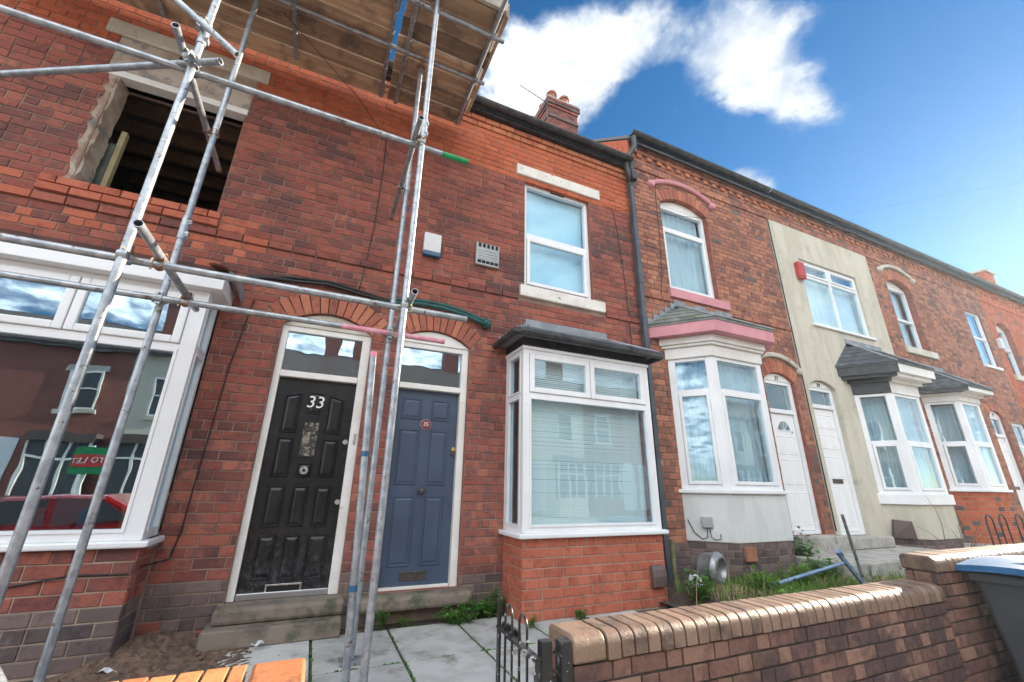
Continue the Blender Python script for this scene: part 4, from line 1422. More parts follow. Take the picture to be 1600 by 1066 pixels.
def arched_window(own, a, b, zs, zsp, rise, split, sillmat, hood=None, mat='upvc', deep=0.09, arch_n=12, sash='low', curtain='curtain', hoodmat='pink_paint', name='window'):
    A = Arch((a + b) / 2, (b - a) / 2, zsp, rise, 0.20)
    mb = ring_frame(F0, a, b, zs, zsp, 0.055, -deep - 0.07, -deep)
    mb.box(F0, a + 0.055, b - 0.055, split, split + 0.06, -deep - 0.07, -deep)
    w = mb.build('window', mat, own, bevel=0.004)
    arch_head(F0, A, zsp, -deep - 0.07, -deep + 0.004, w, 'white_paint', name='window_head')
    if sash == 'low':
        opener(F0, a + 0.058, b - 0.058, zs + 0.058, split - 0.003, -deep, w, 0.05)
    else:
        pane(F0, a + 0.05, b - 0.05, zs + 0.05, split + 0.005, -deep - 0.04, w)
    pane(F0, a + 0.05, b - 0.05, split + 0.055, zsp - 0.05, -deep - 0.04, w)
    sheet(F0, a + 0.03, b - 0.03, zs, zsp, -deep - 0.15, w, curtain, 'curtain', 8, 0.02)
    MB().box(F0, a - 0.05, b + 0.18, zs - 0.165, zs - 0.01, -0.15, 0.05).build('sill', sillmat, w, bevel=0.008)
    if sillmat == 'pink_paint':
        MB().box(F0, a - 0.01, b + 0.02, zs - 0.01, zs, -0.15, 0.03).build('sill_board', 'upvc', w)
    A.build(F0, own, arch_n)
    if hood:
        H = Arch((a + b) / 2, (b - a) / 2 + 0.18, zsp + 0.30, rise * 1.1, 0.05)
        hm = MB()
        n = 16
        pts = []
        for i in range(n + 1):
            u = H.uc - H.hw + 2 * H.hw * i / n
            pts.append(F0.W(u, H.z(u), 0.02))
        hm.path(pts, 0.035, 8)
        hm.path([(p[0], p[1] - 0.012, p[2] + 0.03) for p in pts], 0.022, 8)
        for p in (pts[0], pts[-1]):
            hm.lathe((p[0], -0.002, p[2] - 0.02), [(0.0, 0.07), (0.05, 0.065), (0.07, 0.04), (0.075, 0)], 10, (0, -1, 0))
        hm.build('hood_mould', hoodmat, w, smooth=True)
    return A


def panel_door(own, a, b, zb, zt, ztr, num, glass=True, fan=False, head_mat='white_paint', arch=None, d=-0.06, box=True):
    dr = empty('door', ((a + b) / 2, 0.08, zb), own)
    w = 0.085
    mb = MB()
    mb.box(F0, a, a + w, zb, zt, d - 0.09, d)
    mb.box(F0, b - w, b, zb, zt, d - 0.09, d)
    mb.box(F0, a + w, b - w, zt - 0.06, zt, d - 0.09, d)
    mb.box(F0, a + w, b - w, ztr, ztr + 0.07, d - 0.09, d + 0.01)
    mb.box(F0, a + w, b - w, zb, zb + 0.05, d - 0.09, d + 0.02)
    mb.build('door_frame', 'upvc', dr, bevel=0.006)
    pane(F0, a + w, b - w, ztr + 0.07, zt - 0.06, d - 0.03, dr, 'glass')
    la, lb = a + w + 0.006, b - w - 0.006
    MB().box(F0, la, lb, zb + 0.055, ztr - 0.005, d - 0.08, d - 0.028).build('door_leaf', 'white_door', dr, bevel=0.004)
    lw = lb - la
    m = (la + lb) / 2
    hh = ztr - zb
    rows = ((0.07, 0.36), (0.42, 0.60), (0.66, 0.78), (0.83, 0.95)) if not fan else ((0.07, 0.33), (0.39, 0.60), (0.64, 0.80))
    for r0, r1 in rows:
        for p, q in ((la + 0.09 * lw, m - 0.04 * lw), (m + 0.04 * lw, lb - 0.09 * lw)):
            panel(F0, p, q, zb + hh * r0, zb + hh * r1, d - 0.028, dr, 'white_door', 0.009)
    if fan:
        k = 12
        c = zb + hh * 0.85
        pts = [F0.W(m + 0.16 * math.cos(math.pi * i / k), c + 0.16 * math.sin(math.pi * i / k), d - 0.028) for i in range(k + 1)]
        MB().prism(pts, (0, -0.004, 0)).build('fan_light', 'dark_glass', dr)
        fb = MB()
        fb.path([(p[0], p[1] - 0.004, p[2]) for p in pts] + [(pts[0][0], pts[0][1] - 0.004, pts[0][2])], 0.009, 6)
        for an in (45, 90, 135):
            fb.path([(m, pts[0][1] - 0.004, c), (m + 0.16 * math.cos(math.radians(an)), pts[0][1] - 0.004, c + 0.16 * math.sin(math.radians(an)))], 0.005, 6)
        fb.build('fan_bars', 'white_door', dr)
        disc(F0, m + 0.2, c - 0.02, d - 0.028, d - 0.015, 0.016, dr, 'chrome', 'lock')
    if box:
        letter_plate(F0, m - 0.14, m + 0.14, zb + hh * 0.385, zb + hh * 0.42, d - 0.028, dr, 'bronze')
    if arch:
        arch_head(F0, arch, zt, d - 0.09, d + 0.01, dr, head_mat)
        text_part(num, 'house_number', 'number_black', (m, -(d + 0.016), zt + 0.045), 0.10, dr, 0.002)
    return dr


def canted_bay(own, pts, zs, z_top, z_mid, base, bricks, ground, fascia_mats, roof_z, over, glass='glass', sillh=0.05, base_z=0.5, curtain='curtain', topmul='white_paint', roofmat='slate', inset=0.55, boards=None):
    bay = empty('bay_window', ((pts[1][0] + pts[2][0]) / 2, pts[1][1] / 2, ground), own)
    if base == 'brick':
        for fr, L in faces_of(pts):
            bricks.lay(fr, 0, L, ground, zs - sillh, bay, lambda u, z: 'blue_brick' if rnd() < 0.12 else 'red_brick', hdr=4)
        ring_prism(pts, -0.008, -0.11, ground - 0.2, zs - sillh + 0.005).build('wall', 'pale_mortar', bay)
    else:
        ring_prism(pts, 0.012, -0.11, base_z, zs - sillh + 0.002).build('rendered_base', base, bay, bevel=0.01)
        for fr, L in faces_of(pts):
            bricks.lay(fr, 0, L, ground, base_z - 0.005, bay, 'blue_brick', hdr=3)
        ring_prism(pts, -0.008, -0.11, ground - 0.2, base_z).build('wall', 'mortar', bay)
    ring_prism(pts, 0.05, -0.11, zs - sillh, zs).build('sill', 'upvc', bay, bevel=0.01)
    fs_ = faces_of(pts)
    cp = 0.095
    mb = MB()
    for k, (fr, L) in enumerate(fs_):
        d1 = 0.0 if k == 1 else -0.001
        mb.box(fr, 0.0, cp, zs, z_top, -0.08, d1)
        mb.box(fr, L - cp, L, zs, z_top, -0.08, d1)
        mb.box(fr, cp, L - cp, zs, zs + 0.06, -0.07, -0.004)
        mb.box(fr, cp, L - cp, z_top - 0.05, z_top, -0.07, -0.004)
        mb.box(fr, cp, L - cp, z_mid, z_mid + 0.055, -0.07, -0.004)
    mb.build('window_frame', 'upvc', bay, bevel=0.005)
    for k, (fr, L) in enumerate(fs_):
        if L - 2 * cp < 0.05:
            continue
        ring_frame(fr, cp + 0.002, L - cp - 0.002, zs + 0.062, z_mid - 0.002, 0.045, -0.05, 0.012).build('sash', 'upvc', bay, bevel=0.006)
        pane(fr, cp + 0.04, L - cp - 0.04, zs + 0.10, z_mid - 0.04, -0.02, bay, glass)
        pane(fr, cp - 0.005, L - cp + 0.005, z_mid + 0.05, z_top - 0.045, -0.03, bay, glass)
        sheet(fr, cp, L - cp, zs + 0.05, z_top - 0.05, -0.16, bay, curtain, 'curtain', 7, 0.02)
    for (o1, z0, z1, mt, nm) in boards:
        m = ring_prism(pts, o1, -0.11, z0, z1)
        if isinstance(mt, tuple):
            for fi in range(3):
                q = MB()
                src = ring_prism(pts, o1, -0.11, z0, z1)
                q.add(src.v[fi * 8:fi * 8 + 8], [(0, 1, 2, 3), (5, 4, 7, 6), (3, 2, 6, 7), (4, 5, 1, 0), (4, 0, 3, 7), (1, 5, 6, 2)])
                q.build(nm, mt[0] if fi != 1 else mt[1], bay)
        else:
            m.build(nm, mt, bay, bevel=0.006)
    bay_roof(pts, over, roof_z[0], roof_z[1], inset, bay, roofmat)
    return bay


B37, B39, B41, B43, B45 = (Bricks() for _ in range(5))
# ---- 37
A37 = Arch(7.035, 0.385, 2.98, 0.14, 0.21)
W37 = Arch(5.33, 0.55, 5.93, 0.17, 0.20)
backing(F0, XS[0], XS[1], -0.1, 6.9, [(4.78, 5.88, 4.24, 6.11), (4.6, 6.3, 1.2, 3.0), (6.65, 7.42, 0.56, 3.125)], H37, 'sooty_mortar')
B37.lay(F0, XS[0], XS[1], 0.1, 3.98, H37, bm('brown_brick', 0.015), [A37.hole(0.1), rect_hole(4.56, 6.34, -1, 3.5)])
B37.course(F0, XS[0], XS[1], 3.98, H37, 'brown_brick', proud=0.02)
B37.lay(F0, XS[0], XS[1], 4.066, 6.44, H37, bm('brown_brick', 0.015), [W37.hole(4.07)], phase=1)
cornice(B37, H37, XS[0], XS[1], 6.44)
arched_window(H37, 4.78, 5.88, 4.24, 5.93, 0.17, 5.44, 'pink_paint', hood=True)
A37.build(F0, H37, 12)
panel_door(H37, 6.65, 7.42, 0.56, 2.98, 2.42, '37', fan=True, arch=A37, box=False)
hm = MB()
n = 14
hp = []
Hd = Arch(7.03, 0.58, 3.22, 0.20, 0.05)
for i in range(n + 1):
    u = Hd.uc - Hd.hw + 2 * Hd.hw * i / n
    hp.append((u, -0.02, Hd.z(u)))
hm.path(hp, 0.032, 8)
hm.path([(p[0], -0.035, p[2] + 0.028) for p in hp], 0.02, 8)
hm.lathe((hp[-1][0], 0, hp[-1][2] - 0.02), [(0.0, 0.07), (0.05, 0.06), (0.07, 0.03), (0.07, 0)], 10, (0, -1, 0))
hm.build('hood_mould', 'stone_lintel', H37, smooth=True)
P37 = [(4.54, 0), (4.93, -0.45), (5.95, -0.45), (6.34, 0)]
canted_bay(H37, P37, 1.19, 3.0, 2.48, 'grey_render', B37, 0.15, None, (3.50, 3.93), 0.24, base_z=0.56, roofmat='green_slate', inset=0.62,
           boards=((0.03, 3.0, 3.16, 'white_paint', 'frieze_board'), (0.07, 3.162, 3.20, 'white_paint', 'frieze_moulding'), (0.10, 3.202, 3.30, 'white_paint', 'soffit'),
                   (0.23, 3.302, 3.49, 'pink_paint', 'fascia')))
house_shell(H37, XS[0], XS[1], 6.90, ridge=9.75)
room(H37, XS[0] + 0.1, XS[1] - 0.1, 0.5, 3.6, 0.225, 3.6)
room(H37, XS[0] + 0.1, XS[1] - 0.1, 3.7, 6.8, 0.225, 3.6)
MB().cube(6.5, 7.6, -0.22, 0.1, 0.30, 0.555).build('step', 'concrete', H37, bevel=0.015)
# ---- 39 rendered
A39 = Arch(8.19, 0.40, 2.98, 0.13, 0.02)
backing(F0, XS[1], XS[2], -0.1, 6.46, [(8.41, 10.38, 4.28, 5.72), (9.2, 10.7, 1.2, 3.0), (7.79, 8.59, 0.5, 3.11)], H39, 'cream_render', d=0.014, th=0.24)
MB().prism([F0.W(u, z, 0.0135) for u, z in [(7.79, 3.112)] + [(7.79 + 0.8 * i / 12, A39.z(7.79 + 0.8 * i / 12)) for i in range(13)] + [(8.59, 3.112)]], (0, 0.12, 0)).build('render_reveal', 'cream_render', H39)
cornice(B39, H39, XS[1], XS[2], 6.44)
MB().box(F0, XS[1] + 0.003, XS[2] - 0.003, 6.44, 6.86, -0.2, -0.008).build('cornice_backing', 'mortar', H39)
mb = ring_frame(F0, 8.41, 10.38, 4.28, 5.72, 0.055, -0.10, -0.03)
mb.box(F0, 9.36, 9.42, 4.33, 5.67, -0.10, -0.028)
mb.box(F0, 8.465, 9.36, 5.33, 5.385, -0.10, -0.03)
mb.box(F0, 9.42, 10.325, 5.33, 5.385, -0.10, -0.03)
w39 = mb.build('window', 'upvc', H39, bevel=0.004)
for a, b in ((8.465, 9.36), (9.42, 10.325)):
    pane(F0, a - 0.004, b + 0.004, 4.33, 5.335, -0.06, w39)
    opener(F0, a + 0.003, b - 0.003, 5.388, 5.663, -0.03, w39, 0.045)
sheet(F0, 8.43, 10.36, 4.3, 5.7, -0.2, w39, 'blind', 'curtain', 12, 0.012)
MB().box(F0, 8.36, 10.43, 4.22, 4.277, -0.1, 0.06).build('sill', 'upvc', w39, bevel=0.006)
panel_door(H39, 7.79, 8.59, 0.52, 2.98, 2.60, '39', arch=A39)
P39 = [(9.12, -0.0145), (9.46, -0.45), (10.42, -0.45), (10.76, -0.0145)]
P39 = [(9.12, 0), (9.46, -0.45), (10.42, -0.45), (10.76, 0)]
canted_bay(H39, P39, 1.17, 2.93, 2.02, 'cream_render', B39, 0.2, None, (3.44, 4.0), 0.30, base_z=0.46, sillh=0.17, inset=0.6,
           boards=((0.02, 2.932, 3.13, ('black_paint', 'white_paint'), 'frieze_board'), (0.09, 3.132, 3.19, ('black_paint', 'white_paint'), 'moulding'),  # front boards white to imitate sun glare, side faces stay black
                   (0.22, 3.192, 3.25, ('black_paint', 'white_paint'), 'soffit'), (0.28, 3.252, 3.42, ('black_paint', 'white_paint'), 'fascia')))
house_shell(H39, XS[1], XS[2], 6.90, ridge=9.75)
room(H39, XS[1] + 0.1, XS[2] - 0.1, 0.45, 3.6, 0.235, 3.6)
room(H39, XS[1] + 0.1, XS[2] - 0.1, 3.7, 6.8, 0.235, 3.6)
MB().cube(7.62, 8.75, -0.25, 0.1, 0.36, 0.515).build('step', 'concrete', H39, bevel=0.012)
# ---- 41
W41 = Arch(12.26, 0.53, 5.93, 0.17, 0.20)
backing(F0, XS[2], XS[3], -0.1, 6.9, [(11.73, 12.79, 4.32, 6.11), (11.8, 13.1, 1.3, 3.05), (13.55, 14.2, 0.5, 3.05)], H41, 'sooty_mortar')
A41 = Arch(13.875, 0.325, 2.95, 0.12, 0.2)
B41.lay(F0, XS[2], XS[3], 0.2, 4.05, H41, bm('brown_brick', 0.015), [A41.hole(0.4), rect_hole(11.72, 13.2, -1, 3.5)])
B41.lay(F0, XS[2], XS[3], 4.05, 6.44, H41, bm('brown_brick', 0.015), [W41.hole(4.16)])
cornice(B41, H41, XS[2], XS[3], 6.44, gut='grey_pipe')
arched_window(H41, 11.73, 12.79, 4.32, 5.93, 0.17, 5.05, 'stone_lintel', hood=True, deep=0.13, sash='', hoodmat='stone_lintel')
A41.build(F0, H41, 10)
panel_door(H41, 13.55, 14.2, 0.55, 2.95, 2.5, '41', arch=A41)
P41 = [(11.70, 0), (12.04, -0.45), (12.88, -0.45), (13.22, 0)]
canted_bay(H41, P41, 1.28, 3.02, 2.15, 'brick', B41, 0.25, None, (3.30, 3.85), 0.26, inset=0.55,
           boards=((0.03, 3.022, 3.14, 'white_paint', 'frieze_board'), (0.10, 3.142, 3.19, 'white_paint', 'moulding'), (0.24, 3.192, 3.29, ('black_paint', 'white_paint'), 'fascia')))  # front fascia white to imitate the glare, sides black
house_shell(H41, XS[2], XS[3], 6.90, ridge=9.75)
room(H41, XS[2] + 0.1, XS[3] - 0.1, 0.5, 3.6, 0.225, 3.6)
room(H41, XS[2] + 0.1, XS[3] - 0.1, 3.7, 6.8, 0.225, 3.6)
# ---- 43
A43 = Arch(15.03, 0.36, 3.0, 0.14, 0.2)
backing(F0, XS[3], XS[4], -0.1, 6.9, [(15.44, 16.33, 4.38, 5.95), (15.75, 16.5, 1.4, 2.9), (14.67, 15.39, 0.5, 3.14)], H43)
B43.lay(F0, XS[3], XS[4], 0.2, 6.44, H43, bm('brown_brick', 0.015), [A43.hole(0.4), rect_hole(15.44, 16.33, 4.38, 5.95), rect_hole(15.75, 16.5, 1.4, 2.9)])
cornice(B43, H43, XS[3], XS[4], 6.44, gut='grey_pipe')
A43.build(F0, H43, 10)
panel_door(H43, 14.67, 15.39, 0.55, 3.0, 2.5, '43', arch=A43)
for a, b, z0, z1, zm in ((15.44, 16.33, 4.38, 5.95, 5.15), (15.75, 16.5, 1.4, 2.9, 2.3)):
    mb = ring_frame(F0, a, b, z0, z1, 0.055, -0.10, -0.04)
    mb.box(F0, a + 0.055, b - 0.055, zm, zm + 0.05, -0.10, -0.04)
    w = mb.build('window', 'upvc', H43, bevel=0.004)
    pane(F0, a + 0.05, b - 0.05, z0 + 0.05, zm, -0.07, w)
    pane(F0, a + 0.05, b - 0.05, zm + 0.05, z1 - 0.05, -0.07, w)
    sheet(F0, a, b, z0, z1, -0.2, w, 'blind', 'curtain', 5, 0.015)
    MB().box(F0, a - 0.04, b + 0.04, z0 - 0.07, z0 - 0.003, -0.1, 0.05).build('sill', 'upvc', w)
house_shell(H43, XS[3], XS[4], 6.90, ridge=9.75)
room(H43, XS[3] + 0.1, XS[4] - 0.1, 0.5, 6.8, 0.225, 3.6)
# ---- 45
W45 = Arch(17.6, 0.46, 5.75, 0.16, 0.2)
A45 = Arch(20.1, 0.36, 3.0, 0.14, 0.2)
backing(F0, XS[4], XS[5], -0.1, 6.9, [(17.14, 18.06, 4.32, 5.91), (19.74, 20.46, 0.5, 3.14)], H45)
B45.lay(F0, XS[4], XS[5], 0.2, 6.44, H45, bm('red_brick', 0.03), [W45.hole(4.2), A45.hole(0.4)])  # brick made red to stand in for the flare glow here
cornice(B45, H45, XS[4], XS[5], 6.44, base='red_brick')
arched_window(H45, 17.14, 18.06, 4.32, 5.75, 0.16, 5.1, 'stone_lintel', deep=0.12, sash='')
A45.build(F0, H45, 10)
panel_door(H45, 19.74, 20.46, 0.55, 3.0, 2.5, '45', arch=A45)
house_shell(H45, XS[4], XS[5], 6.90, ridge=9.75)
room(H45, XS[4] + 0.1, XS[5] - 0.1, 0.5, 6.8, 0.225, 3.6)
MB().cube(17.5, 18.1, -0.1, 0.35, 6.95, 7.55).build('parapet', 'red_brick', H45)
MB().cube(17.45, 18.15, -0.15, 0.40, 7.55, 7.63).build('parapet_coping', 'stone_lintel', H45)
# ---- two more houses closing the row
for hx, lab in ((20.6, 'brick terraced house just past the right edge, next to the farthest red one'), (24.2, 'last brick terraced house at the far end of the row')):
    H = tag(empty('terraced_house', (hx + 1.8, 0, 0.35)), lab, 'house', GRP)
    Bx = Bricks()
    wa = Arch(hx + 1.1, 0.5, 5.8, 0.16, 0.2)
    da = Arch(hx + 2.9, 0.36, 3.0, 0.14, 0.2)
    backing(F0, hx, hx + 3.6, -0.1, 6.9, [(hx + 0.6, hx + 1.6, 4.32, 5.96), (hx + 2.54, hx + 3.26, 0.5, 3.14)], H)
    Bx.lay(F0, hx, hx + 3.6, 0.2, 6.44, H, bm('brown_brick', 0.03), [wa.hole(4.2), da.hole(0.4)])
    cornice(Bx, H, hx, hx + 3.6, 6.44)
    arched_window(H, hx + 0.6, hx + 1.6, 4.32, 5.8, 0.16, 5.1, 'stone_lintel', deep=0.12, sash='')
    da.build(F0, H, 10)
    panel_door(H, hx + 2.54, hx + 3.26, 0.55, 3.0, 2.5, '47', arch=None)
    arch_head(F0, da, 3.0, -0.15, -0.05, H)
    house_shell(H, hx, hx + 3.6, 6.90, ridge=9.75)
    room(H, hx + 0.1, hx + 3.5, 0.5, 6.8, 0.225, 3.6)
    Bx.build(0)
for B_ in (B37, B39, B41, B43, B45):
    B_.build(300 if B_ in (B37,) else 220)
# end-of-roof cheek where 37 steps up over 35
MB().prism([(4.106, -0.10, 6.36), (4.106, 3.4, 9.3), (4.106, 3.4, 9.72), (4.106, -0.10, 6.90)], (-0.03, 0, 0)).build('roof_cheek', 'red_brick', H37)
MB().prism([(4.07, -0.16, 6.88), (4.07, 3.4, 9.77), (4.07, 3.4, 9.83), (4.07, -0.16, 6.95)], (0.09, 0, 0)).build('verge', 'black_paint', H37)


# ================================================================== small things fixed to the fronts
def wire(name, pts, r, mat, label, cat='cable', group=None, n=6, sag=0.0):
    P = [Vector(p) for p in pts]
    out = []
    for a, b in zip(P[:-1], P[1:]):
        for k in range(6):
            t = k / 6
            q = a.lerp(b, t)
            q.z -= sag * 4 * t * (1 - t)
            out.append(q)
    out.append(P[-1])
    return tag(MB().path(out, r, n).build(name, mat, smooth='all'), label, cat, group)


al = tag(empty('alarm_box', (0.9, -0.02, 3.80)), 'white burglar alarm box with blue base strip on the brick wall above door 35', 'alarm box')
MB().box(F0, 0.79, 1.0, 3.855, 4.11, 0.004, 0.07).build('cover', 'white_plastic', al, bevel=0.012)
MB().box(F0, 0.79, 1.0, 3.80, 3.853, 0.004, 0.07).build('base_strip', 'blue_plastic', al, bevel=0.008)
vt = tag(empty('vent_cover', (1.62, -0.02, 3.84)), 'square grey metal vent cover with slots left of the upstairs window of 35', 'vent')
MB().box(F0, 1.46, 1.78, 3.845, 4.165, 0.003, 0.05).build('plate', 'grey_metal', vt, bevel=0.008)
for k in range(5):
    MB().box(F0, 1.49 + 0.058 * k, 1.525 + 0.058 * k, 4.10, 4.155, 0.05, 0.054).build('slot', 'slot_dark', vt)
    MB().box(F0, 1.482 + 0.058 * k, 1.53 + 0.058 * k, 3.87, 3.91, 0.05, 0.054).build('slot', 'slot_dark', vt)
for k in range(4):
    MB().box(F0, 1.49, 1.75, 3.935 + 0.038 * k, 3.945 + 0.038 * k, 0.05, 0.056).build('louvre', 'grey_metal', vt)
a39 = tag(empty('alarm_box', (8.28, -0.02, 5.18)), 'red alarm box beside the upstairs window of the cream rendered house', 'alarm box')
MB().box(F0, 8.19, 8.375, 5.22, 5.55, 0.016, 0.11).build('cover', 'red_plastic', a39, bevel=0.015)
MB().box(F0, 8.19, 8.375, 5.185, 5.218, 0.016, 0.10).build('base_strip', 'red_plastic', a39, bevel=0.006)
a43 = tag(empty('alarm_box', (16.85, -0.02, 4.9)), 'small white and red alarm box beside the farthest arched window', 'alarm box')
MB().box(F0, 16.76, 16.94, 5.0, 5.3, 0.005, 0.09).build('cover', 'white_plastic', a43, bevel=0.012)
MB().box(F0, 16.76, 16.94, 5.3, 5.34, 0.005, 0.09).build('base_strip', 'red_plastic', a43, bevel=0.006)
wire('black_cable', [(-0.95, -0.03, 3.09), (-0.70, -0.035, 3.145), (-0.45, -0.04, 3.155), (-0.17, -0.045, 3.185), (0.20, -0.04, 3.14), (0.50, -0.04, 3.105)], 0.021, 'cable_black', 'thick black cable slung over the arch of door 33')
wire('black_cable', [(-0.9, -0.03, 3.12), (-0.5, -0.05, 3.185), (-0.15, -0.05, 3.215), (0.2, -0.05, 3.165), (0.5, -0.05, 3.12)], 0.014, 'cable_black', 'thinner black cable lying on the thick one above door 33')
gc = tag(empty('conduit', (1.1, -0.05, 3.1)), 'dark green cable conduit arching over door 35 with a clamp at its end', 'conduit')
for k, (r, dz, dy) in enumerate(((0.026, 0, 0), (0.02, 0.036, -0.01))):
    pts = [(0.47, -0.045 + dy, 3.10 + dz), (0.65, -0.045 + dy, 3.135 + dz), (0.85, -0.05 + dy, 3.155 + dz), (1.09, -0.05 + dy, 3.155 + dz), (1.36, -0.05 + dy, 3.115 + dz), (1.56, -0.05 + dy, 3.06 + dz), (1.63, -0.05 + dy, 3.04 + dz * 0.6)]
    MB().path(pts, r, 10).build('pipe', 'green_conduit', gc, smooth='all')
cl_ = MB()
cl_.lathe((1.64, -0.055, 3.055), [(0.0, -0.05), (0.05, -0.05), (0.055, -0.02), (0.05, 0.0), (0.055, 0.02), (0.05, 0.05), (0.0, 0.05)], 12, (0.9, 0, -0.4))
cl_.cube(1.60, 1.66, -0.06, 0.0, 3.0, 3.11)
cl_.build('clamp', 'green_conduit', gc)
wire('wall_cable', [(0.20, -0.015, 5.34), (0.215, -0.015, 4.88), (0.205, -0.015, 4.05), (0.175, -0.015, 3.58), (0.145, -0.02, 3.20)], 0.005, 'cable_black', 'thin black cable running straight down the old brickwork above door 33')
wire('loose_cable', [(-0.80, -0.012, 2.9), (-0.87, -0.012, 2.2), (-0.90, -0.012, 1.4), (-0.92, -0.012, 0.8), (-0.95, -0.02, 0.60), (-1.06, -0.2, 0.585), (-1.10, -0.37, 0.56), (-1.4, -0.375, 0.57), (-1.7, -0.37, 0.52), (-2.2, -0.37, 0.55)], 0.006, 'cable_black',
     'thin black cable down the wall beside the left bay and along its brick base')
wire('scaffold_wire', [(-1.02, -0.80, 5.8), (-0.2, -0.3, 5.55), (0.16, -0.02, 5.38)], 0.004, 'cable_black', 'thin taut wire from the scaffold deck down to the wall')
wire('service_wire', [(3.55, -0.02, 5.42), (3.8, -0.05, 5.38), (4.3, -0.12, 5.50), (4.85, -0.06, 5.62), (6.2, -0.05, 5.95)], 0.004, 'cable_black', 'thin service wire looping across the wall from 35 past the downpipe to 37')
wire('wall_cable', [(3.72, -0.015, 5.4), (3.78, -0.015, 5.0), (3.86, -0.015, 4.0), (3.88, -0.015, 3.0)], 0.006, 'cable_black', 'thin black cable down the wall left of the downpipe')
wire('wall_cable', [(4.72, -0.015, 6.45), (4.68, -0.015, 6.0), (4.66, -0.015, 5.2), (4.62, -0.015, 4.5), (4.55, -0.015, 4.06)], 0.005, 'cable_black', 'thin black cable down the brown brick wall left of the arched window')
wire('overhead_wire', [(16, 5.0, 11.6), (24, 1.3, 13.7), (45, -4, 20)], 0.0035, 'cable_black', 'faint overhead wire crossing the sky at the right')
wire('seam_cable', [(7.655, -0.022, 6.44), (7.66, -0.022, 4.0), (7.66, -0.022, 0.6)], 0.01, 'cable_black', 'black cable down the seam between brown brick and cream render')
mbx = tag(empty('meter_box', (4.72, -0.28, 0.72)), 'small pale grey box with two thin cables on the grey rendered bay', 'meter box')
fm = faces_of(P37)[0][0]
MB().box(fm, 0.20, 0.33, 0.73, 0.86, 0.012, 0.06).build('case', 'grey_metal', mbx, bevel=0.006)
q = [fm.W(0.25, 0.73, 0.03), fm.W(0.25, 0.62, 0.025), fm.W(0.19, 0.59, 0.02), fm.W(0.10, 0.66, 0.02), fm.W(0.03, 0.82, 0.02)]
MB().path(q, 0.005, 6).build('cable', 'cable_black', mbx)
q = [fm.W(0.28, 0.73, 0.03), fm.W(0.29, 0.62, 0.025), fm.W(0.34, 0.59, 0.02), fm.W(0.40, 0.60, 0.02), fm.W(0.40, 0.66, 0.02)]
MB().path(q, 0.005, 6).build('cable', 'cable_black', mbx)
tag(MB().prism([(9.06, -0.10, 0.48), (9.26, -0.34, 0.46), (9.22, -0.34, 0.74), (9.10, -0.14, 0.76)], (0.04, 0.05, 0)).build('gas_meter_cover', 'brown_plastic', bevel=0.01),
    'brown meter cover leaning at the foot of the cream rendered bay', 'meter cover')
tag(MB().cube(4.98, 5.16, -0.50, -0.455, 0.36, 0.52).build('vent_tile', 'terracotta', bevel=0.006), 'small terracotta tile against the dark brick foot of the grey bay', 'tile')
# ================================================================== scaffolding
SC = tag(empty('scaffolding', (-0.4, -1.19, 0)), 'galvanised tube scaffolding with board deck in front of house 33', 'scaffolding')
TR = 0.0242


def tube(a, b, name='tube', mat='galvanised'):
    return MB().tube(a, b, TR, 20, wall=0.004).build(name, mat, SC, smooth=True)


def coupler(p, ax1, ax2, mat='galvanised', bolt='zinc_bolt'):
    """a double coupler: two gripping bands back to back, hinge lugs and bolts"""
    p, a, b = Vector(p), Vector(ax1).normalized(), Vector(ax2).normalized()
    mb = MB()
    # p is the middle; tubes lie +-TR either side along nrm
    nrm = a.cross(b)
    if nrm.length < 0.1:
        nrm = a.orthogonal()
    nrm.normalize()
    for ax, sgn in ((a, 1), (b, -1)):
        c = p + nrm * (TR + 0.003) * sgn
        mb.tube(c - ax * 0.024, c + ax * 0.024, TR + 0.0065, 14, wall=0.006)
        side = ax.cross(nrm).normalized()
        e = c + side * (TR + 0.012)
        mb.add([e + ax * (0.018 * i) + side * (0.016 * j) + nrm * (0.012 * k) for k in (-1, 1) for j in (-1, 1) for i in (-1, 1)],
               [(4, 5, 7, 6), (1, 0, 2, 3), (0, 4, 6, 2), (5, 1, 3, 7), (6, 7, 3, 2), (0, 1, 5, 4)])
        e2 = c - side * (TR + 0.010)
        mb.add([e2 + ax * (0.016 * i) + side * (0.010 * j) + nrm * (0.010 * k) for k in (-1, 1) for j in (-1, 1) for i in (-1, 1)],
               [(4, 5, 7, 6), (1, 0, 2, 3), (0, 4, 6, 2), (5, 1, 3, 7), (6, 7, 3, 2), (0, 1, 5, 4)])
        mb.tube(e - nrm * 0.045 * sgn, e + nrm * 0.035 * sgn, 0.0065, 8, mi=1)
        mb.tube(e - nrm * 0.036 * sgn, e - nrm * 0.022 * sgn, 0.0125, 6, mi=1)
    return mb.build('coupler', [mat, bolt], SC)


YI, YO = -0.83, -1.55
XL, XR = -1.235, 0.425
X, Yv, Zv = (1, 0, 0), (0, 1, 0), (0, 0, 1)
tube((XL, YO, -0.36), (XL, YO, 6.6), 'standard')
tube((XL, YI, 0.02), (XL, YI, 6.0), 'standard')
tube((XR, YI, 0.02), (XR, YI, 5.72), 'standard')
tube((XR, YO, 0.02), (XR, YO, 6.6), 'standard')
